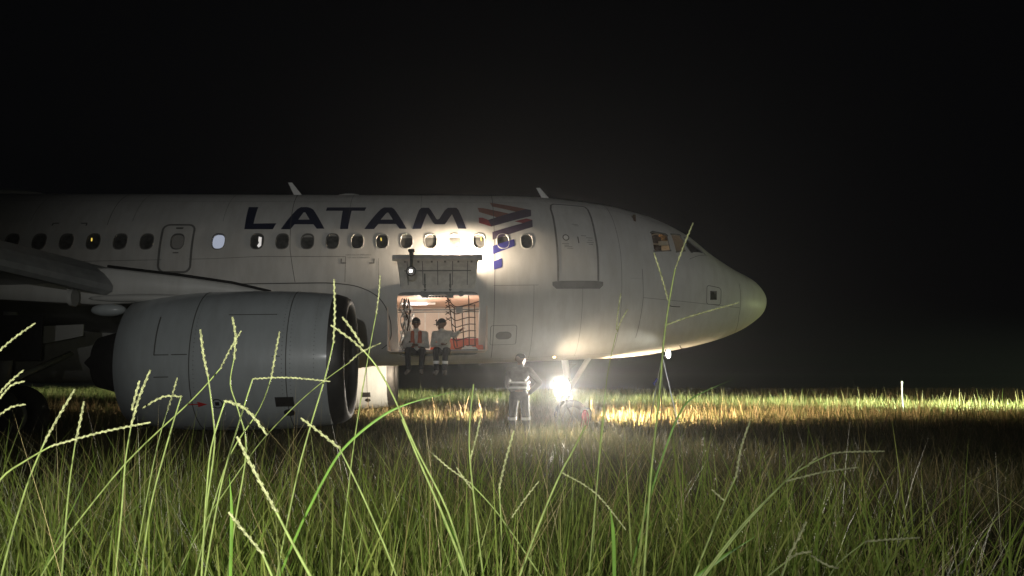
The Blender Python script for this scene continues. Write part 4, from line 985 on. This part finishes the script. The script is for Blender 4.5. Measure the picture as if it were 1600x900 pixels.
# foreground clumps, thick on the left and centre, thin on the right
N = 15000; x, y = field_pts(N, 1.15, 3.6, .74, 1.0, 26)
keep = RNG.random(N) < np.clip(1.15-1.2*np.clip(x/np.maximum(y, .1)/.72, 0, 1), .06, 1); x, y = x[keep], y[keep]
h = np.clip(RNG.normal(.72, .14, len(x)), .35, 1.04)
blades('tall_grass', x, y, h, RNG.uniform(.005, .012, len(x)), M['gnear'], 'tall green grass blades right in front of the camera', .34, 5, None, .06, .8)
N = 2600; x, y = field_pts(N, .95, 2.1, .74, 1.0, 9)
keep = RNG.random(N) < np.clip(1.05-1.0*np.clip(x/np.maximum(y, .1)/.72, 0, 1), .1, 1); x, y = x[keep], y[keep]
blades('broad_grass', x, y, np.clip(RNG.normal(.80, .08, len(x)), .5, .98), RNG.uniform(.009, .015, len(x)), M['gnear'], 'broad bright grass leaves at the very front of the picture', .22, 5, None, .0, .8)
N = 1700; x, y = field_pts(N, 1.1, 4.2, .74, 1.0, 4)
blades('dry_grass', x, y, RNG.uniform(.35, .78, N), RNG.uniform(.003, .007, N), M['gdry'], 'dry bent straw blades tangled among the green foreground grass', .9, 6, None, .5, .6)
N = 620; x, y = field_pts(N, 1.05, 3.0, .74, 1.0, 4); keep = RNG.random(N) < np.clip(1.1-1.3*np.clip(x/y/.72, 0, 1), .12, 1); x, y = x[keep], y[keep]
blades('thin_stems', x, y, RNG.uniform(.85, 1.18, len(x)), RNG.uniform(.0020, .0034, len(x)), M['gdry'], 'thin bare stems rising out of the foreground grass', .38, 7, None, .2, .7)
# low undergrowth close by
N = 16000; x, y = field_pts(N, 1.6, 6.5, .78, 1.0, 14)
keep = (x/y < .12) | (y > 4.2) | (RNG.random(N) < .06); x, y = x[keep], y[keep]; N = len(x)
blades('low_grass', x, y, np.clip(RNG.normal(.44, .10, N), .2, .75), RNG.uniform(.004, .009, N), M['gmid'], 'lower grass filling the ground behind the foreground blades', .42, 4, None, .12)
N = 60000; x, y = field_pts(N, 5.5, 19, .80, .85, 9)
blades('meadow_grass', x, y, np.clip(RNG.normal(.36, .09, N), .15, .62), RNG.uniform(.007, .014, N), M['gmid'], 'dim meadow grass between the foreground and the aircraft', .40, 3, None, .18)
N = 120000; x, y = field_pts(N, 16.5, 66, .80, 1.25, 6)
blades('far_grass', x, y, np.clip(RNG.normal(.46, .12, N), .2, .85), RNG.uniform(.016, .036, N), M['gfar'], 'floodlit grass stretching away beyond the aircraft', .30, 3, None, .35)
N = 2600; x, y = field_pts(N, 17, 50, .78, 1.2, 0)
blades('seeding_grass', x, y, RNG.uniform(.6, 1.05, N), RNG.uniform(.012, .025, N), M['gfar'], 'taller seeding stems standing out of the floodlit grass', .18, 3, None, .8)

# individual seed stalks and leaves close to the camera
def px_path(P, d): return [at(x, y, dd) for (x, y), dd in zip(P, np.linspace(d, d, len(P)))]
def seeds(path, rad, seed):
    """a spike: thin rachis with alternating overlapping grains"""
    rg = random.Random(seed); P = [Vector(p) for p in path]; parts = [tube(P, rad*.45, 5)]
    tot = sum((b-a).length for a, b in zip(P[:-1], P[1:])); stp = rad*1.7; n = max(4, int(tot/stp)); V, F = [], []
    acc = [0]
    for a, b in zip(P[:-1], P[1:]): acc.append(acc[-1]+(b-a).length)
    for k in range(n):
        u = tot*k/n; i = max(0, min(len(P)-2, sum(1 for q in acc if q <= u)-1)); t = (u-acc[i])/(acc[i+1]-acc[i]); p = P[i].lerp(P[i+1], t)
        d = (P[i+1]-P[i]).normalized(); sd = d.cross(Vector((rg.uniform(-.3, .3), 1, rg.uniform(-.3, .3)))).normalized()*(1 if k % 2 else -1)
        e = min(1, .45+2.5*(1-k/n)); c = p+sd*rad*.38; L = rad*1.7*e; w = rad*.48*e*rg.uniform(.8, 1.15)
        x = (d+sd*.35).normalized(); y2 = x.cross(Vector((0, 1, .1))).normalized(); z2 = x.cross(y2); m = len(V)
        V += [c-x*L*.55, c+x*L*.75]+[c+y2*w*math.cos(a)+z2*w*math.sin(a) for a in (0, PI/2, PI, 3*PI/2)]
        for q in range(4): F += [(m, m+2+q, m+2+(q+1) % 4), (m+1, m+2+(q+1) % 4, m+2+q)]
    return join(parts[0], (V, F))
def ground_tail(p, q):
    """extend the stalk from its lowest visible point down to the ground"""
    p, q = Vector(p), Vector(q); d = (q-p); d = d.normalized() if d.length > 0 else Vector((0, 0, -1))
    pts = []; cur = q.copy(); k = 0
    while cur.z > .02 and k < 60:
        d = (d+Vector((0, .03, -.12))).normalized(); cur = cur+d*.06; pts.append(cur.copy()); k += 1
    if pts: pts[-1].z = 0
    return pts
HERO_N = [0]
def stem(label, d, stalk, spikes, rs=.0013, rp=.0028, leaf=None, dim=False):
    """stalk: pixels top->bottom; spikes: list of pixel paths from the joint outwards"""
    HERO_N[0] += 1; P = cat([tuple(at(x, y, d)) for x, y in stalk], 4); P = [Vector(p) for p in P]
    P += ground_tail(P[-2], P[-1]); n = len(P); base = P[-1]
    e = empty('seeding_grass_plant', (base.x, base.y, 0), label, 'grass stem', 'seeding grass stems near the camera'); o = Vector((base.x, base.y, 0))
    rad = [rs*(.8+.9*k/n) for k in range(n)]
    obj('stalk', tube([p-o for p in P], rad, 6), M['stalk'], e, True)
    for k, sp in enumerate(spikes):
        Q = cat([tuple(at(x, y, d)) for x, y in sp], 5)
        obj('seed_spike', seeds([Vector(q)-o for q in Q], rp, HERO_N[0]*7+k), M['seed'], e)
    if leaf:
        for lf in leaf:
            Q = [Vector(q)-o for q in cat([tuple(at(x, y, d*1.01)) for x, y in lf[0]], 5)]; obj('leaf', leafmesh(Q, lf[1]), M['leaf'], e, True)
    return e
def leafmesh(Q, w):
    V, F = [], []; n = len(Q)
    for i, p in enumerate(Q):
        t = (Q[min(i+1, n-1)]-Q[max(i-1, 0)]).normalized(); s = t.cross(Vector((.2, 1, .3))).normalized(); u = i/(n-1); k = w*(.35+.65*min(1, (1-u)*4) if u > .6 else .35+.65*min(1, u*3+.3))*min(1, (1-u)*5+.02)
        V += [p-s*k/2, p+Vector((0, k*.25, 0)), p+s*k/2]
    for i in range(n-1): a = 3*i; F += [(a, a+1, a+4, a+3), (a+1, a+2, a+5, a+4)]
    return V, F
stem('tallest seed stalk crossing the nose, forked three ways up to the cockpit glass', 1.15, [(1055,420),(1046,470),(1037,535),(1030,620),(1017,745),(1006,900)], [[(1055,420),(1068,385),(1083,348)], [(1044,470),(1036,440),(1022,395)], [(1041,508),(1080,494),(1154,473)]], .0015, .0021, [([(1014,790),(1017,745),(1019,728)], .006)])
stem('thin twin-spiked stalk against the fuselage between the cabin door and the nose', 1.6, [(963,520),(951,575),(945,620),(935,720),(930,800)], [[(963,515),(966,485),(970,458)], [(964,518),(971,500),(981,483)]], .001, .0021)
stem('upright stalk with a long straight beaded spike over the engine inlet lip', 1.2, [(521,535),(508,590),(470,720),(440,860)], [[(521,535),(523,490),(522,436)]], .0013, .0028)
stem('slender leaning stalk crossing the fuselage between the engine and the cargo door', 1.3, [(588,490),(575,560),(555,680),(540,800)], [[(588,490),(592,460),(594,430)]], .0011, .0022)
stem('arching stalk whose beaded spike bends back over the engine inlet', 1.1, [(570,550),(590,575),(615,620),(650,700),(700,800),(730,900)], [[(570,550),(548,530),(517,508)], [(566,540),(552,518),(535,495)]], .0014, .0028)
stem('stalk with a spike slanting up to the right in front of the inlet', 1.4, [(545,567),(500,600),(455,640),(400,700),(330,800)], [[(545,567),(565,550),(595,536)]], .001, .0024)
stem('tall spiked stalk leaning left over the middle of the engine cowl', 1.15, [(325,588),(333,650),(335,700),(322,800),(315,900)], [[(325,588),(318,555),(313,515)]], .0013, .0030)
stem('spiked stalk standing over the cowl with its fluffy tip beside the panel joint', 1.2, [(366,560),(360,600),(372,640),(385,700),(370,800)], [[(366,560),(368,525),(363,495)]], .0012, .0034)
stem('stalk with a curved spike between the two cowl joints', 1.25, [(424,590),(405,640),(360,710),(330,800)], [[(424,590),(430,555),(437,518)]], .0012, .0028)
stem('long stalk rising rightwards across the cowl from the lower left', 1.2, [(345,575),(300,625),(200,720),(110,830)], [[(345,575),(360,545),(377,517)]], .0013, .0024)
stem('stalk with a beaded spike at the rear end of the engine cowl', 1.1, [(205,665),(196,720),(190,800),(180,900)], [[(205,665),(218,620),(235,578)], [(206,640),(214,610),(218,595)]], .0012, .0030)
stem('stalk with a short spike right of the cowl rear edge', 1.3, [(262,640),(245,700),(225,800)], [[(262,640),(270,615),(277,590)]], .001, .0026)
stem('drooping seed spike hooked over in front of the cowl rear', 1.15, [(283,620),(262,690),(238,780),(225,860)], [[(283,620),(255,620),(222,638)]], .0013, .0026)
stem('brownish spiked stalk leaning right over the dark gap behind the engine', 1.1, [(70,690),(45,750),(20,830)], [[(70,690),(92,650),(117,608)]], .0014, .0030)
stem('upright spiked stalk in the dark gap behind the engine', 1.15, [(118,690),(108,760),(100,850)], [[(118,690),(126,655),(131,627)]], .0013, .0032)
stem('spike reaching in from the left edge below the wing', 1.1, [(0,547),(-40,590),(-80,700)], [[(0,547),(25,526),(55,505)]], .0013, .0026)
stem('pair of spikes at the left edge level with the engine middle', 1.05, [(0,622),(-40,660),(-80,760)], [[(0,622),(18,602),(38,596)], [(-5,620),(12,600),(37,578)], [(-3,650),(18,636),(40,632)]], .0013, .0024)
stem('long spike laid nearly level under the engine at the lower left', 1.0, [(80,697),(40,720),(0,750),(-40,820)], [[(80,697),(160,675),(235,660)]], .0014, .0024)
stem('long spike lying nearly level across the lower engine cowl', 1.15, [(395,592),(380,640),(350,740),(330,840)], [[(395,592),(450,590),(516,596)]], .0013, .0020)
stem('tall thin stalk left of the standing person with a side spike', 1.2, [(740,600),(733,690),(742,790),(755,900)], [[(735,717),(745,680),(753,640)]], .0014, .0022)
stem('beaded spike pointing up at the feet of the standing person', 1.15, [(780,763),(783,820),(783,900)], [[(780,763),(790,720),(803,673)]], .0014, .0028)
stem('forked stalk below the floodlight with a spike drooping to the right', 1.1, [(915,665),(895,705),(877,738),(850,800),(812,900)], [[(877,738),(930,770),(978,828)], [(800,808),(820,780),(842,752)]], .0015, .0020)
stem('thin spike slanting up to the left below the hold, lower centre', 1.2, [(735,755),(780,805),(845,900)], [[(735,755),(700,730),(668,702)], [(738,765),(725,748),(713,730)]], .0013, .0022)
stem('long bare stalk leaning left from the bottom centre', 1.1, [(628,655),(655,720),(690,800),(722,880)], [], .0019, .002, [([(690,800),(712,850),(730,905)], .008)])
stem('straight thin stalk right of the floodlight glare', 1.3, [(945,640),(938,700),(930,790),(920,900)], [[(940,690),(943,660),(945,635)]], .0014, .0020)
stem('spiked stalk standing alone right of centre over the dark field', 1.15, [(1150,745),(1125,800),(1085,900)], [[(1150,745),(1158,700),(1172,658)], [(1131,782),(1120,772),(1112,765)]], .0016, .0026)
stem('big arching stalk at the right whose spike bends over to level', 1.05, [(1227,752),(1160,820),(1098,900)], [[(1300,708),(1330,706),(1382,705)], [(1227,752),(1285,738),(1341,730)], [(1262,728),(1272,718),(1277,713)]], .0018, .0020)
stem('upper bent neck of the arching stalk at the right', 1.05, [(1300,708),(1262,727),(1227,752),(1162,822),(1101,900)], [], .0013, .002)
stem('thick pale spike near the bottom at the right of centre', 1.0, [(1232,870),(1222,900)], [[(1232,870),(1245,845),(1260,815)]], .0014, .0036)
stem('low pale spike curving right along the bottom edge', 1.0, [(1225,880),(1200,900)], [[(1225,880),(1245,866),(1268,862)], [(1268,868),(1290,882),(1310,888)]], .0016, .0024)
stem('dim level spike in the dark grass at the lower right', 1.2, [(1352,846),(1310,880),(1290,910)], [[(1352,846),(1390,843),(1437,840)]], .0012, .0026)
stem('brightest thick beaded spike at the lower left of centre', .95, [(432,800),(455,845),(485,900)], [[(432,800),(402,745),(370,682)]], .002, .0036)
stem('thick spike slanting down below the engine front', 1.1, [(530,700),(560,760),(600,850)], [[(530,700),(500,676),(470,653)]], .0015, .0034)
stem('short bright spike hanging below the cowl warning mark', 1.05, [(352,626),(330,700),(322,780)], [[(352,626),(385,640),(418,680)]], .0013, .0034)
stem('short beaded spike near the bottom left of centre', .95, [(410,865),(425,900)], [[(410,865),(385,835),(357,800)]], .0018, .0034)
def bigleaf(label, P, w, d):
    Q = [Vector(q) for q in cat([tuple(at(x, y, d)) for x, y in P], 6)]; Q2 = ground_tail(Q[1], Q[0])[::-1]; Q = Q2+Q; b = Q[0].copy(); b.z = 0
    o = obj('grass_leaf', leafmesh([q-b for q in Q], w), M['leaf'], None, True); o.location = b
    tag(o, label, 'grass leaf')
bigleaf('long bright leaf arching right below the cargo opening', [(500,760),(535,703),(590,655),(640,630),(723,609)], .0036, 1.1)
bigleaf('broad pointed leaf standing left of the fork at centre right', [(960,900),(958,830),(952,790)], .005, 1.0)
bigleaf('leaf slanting right against the black sky beyond the nose', [(1040,700),(1060,650),(1085,620),(1152,590)], .004, 1.5)
bigleaf('wide green leaf rising at the bottom centre left', [(360,900),(362,800),(358,740)], .005, 1.0)
bigleaf('leaf leaning right at the bottom, right of centre', [(1090,900),(1130,870),(1185,835)], .006, 1.1)

# ------------------------------------------------------------------ mist in the air
hz = obj('haze', box(-420, 420, -340, 470, -1.2, 9.5), None)
hm = bpy.data.materials.new('night_mist'); hm.use_nodes = True; nt = hm.node_tree; nt.nodes.clear()
ho = nt.nodes.new('ShaderNodeOutputMaterial'); pv = nt.nodes.new('ShaderNodeVolumePrincipled')
pv.inputs['Color'].default_value = (.9, .92, .95, 1); pv.inputs['Density'].default_value = .0009; pv.inputs['Anisotropy'].default_value = .84
nt.links.new(pv.outputs[0], ho.inputs['Volume']); hz.data.materials.append(hm); hz['kind'] = 'stuff'
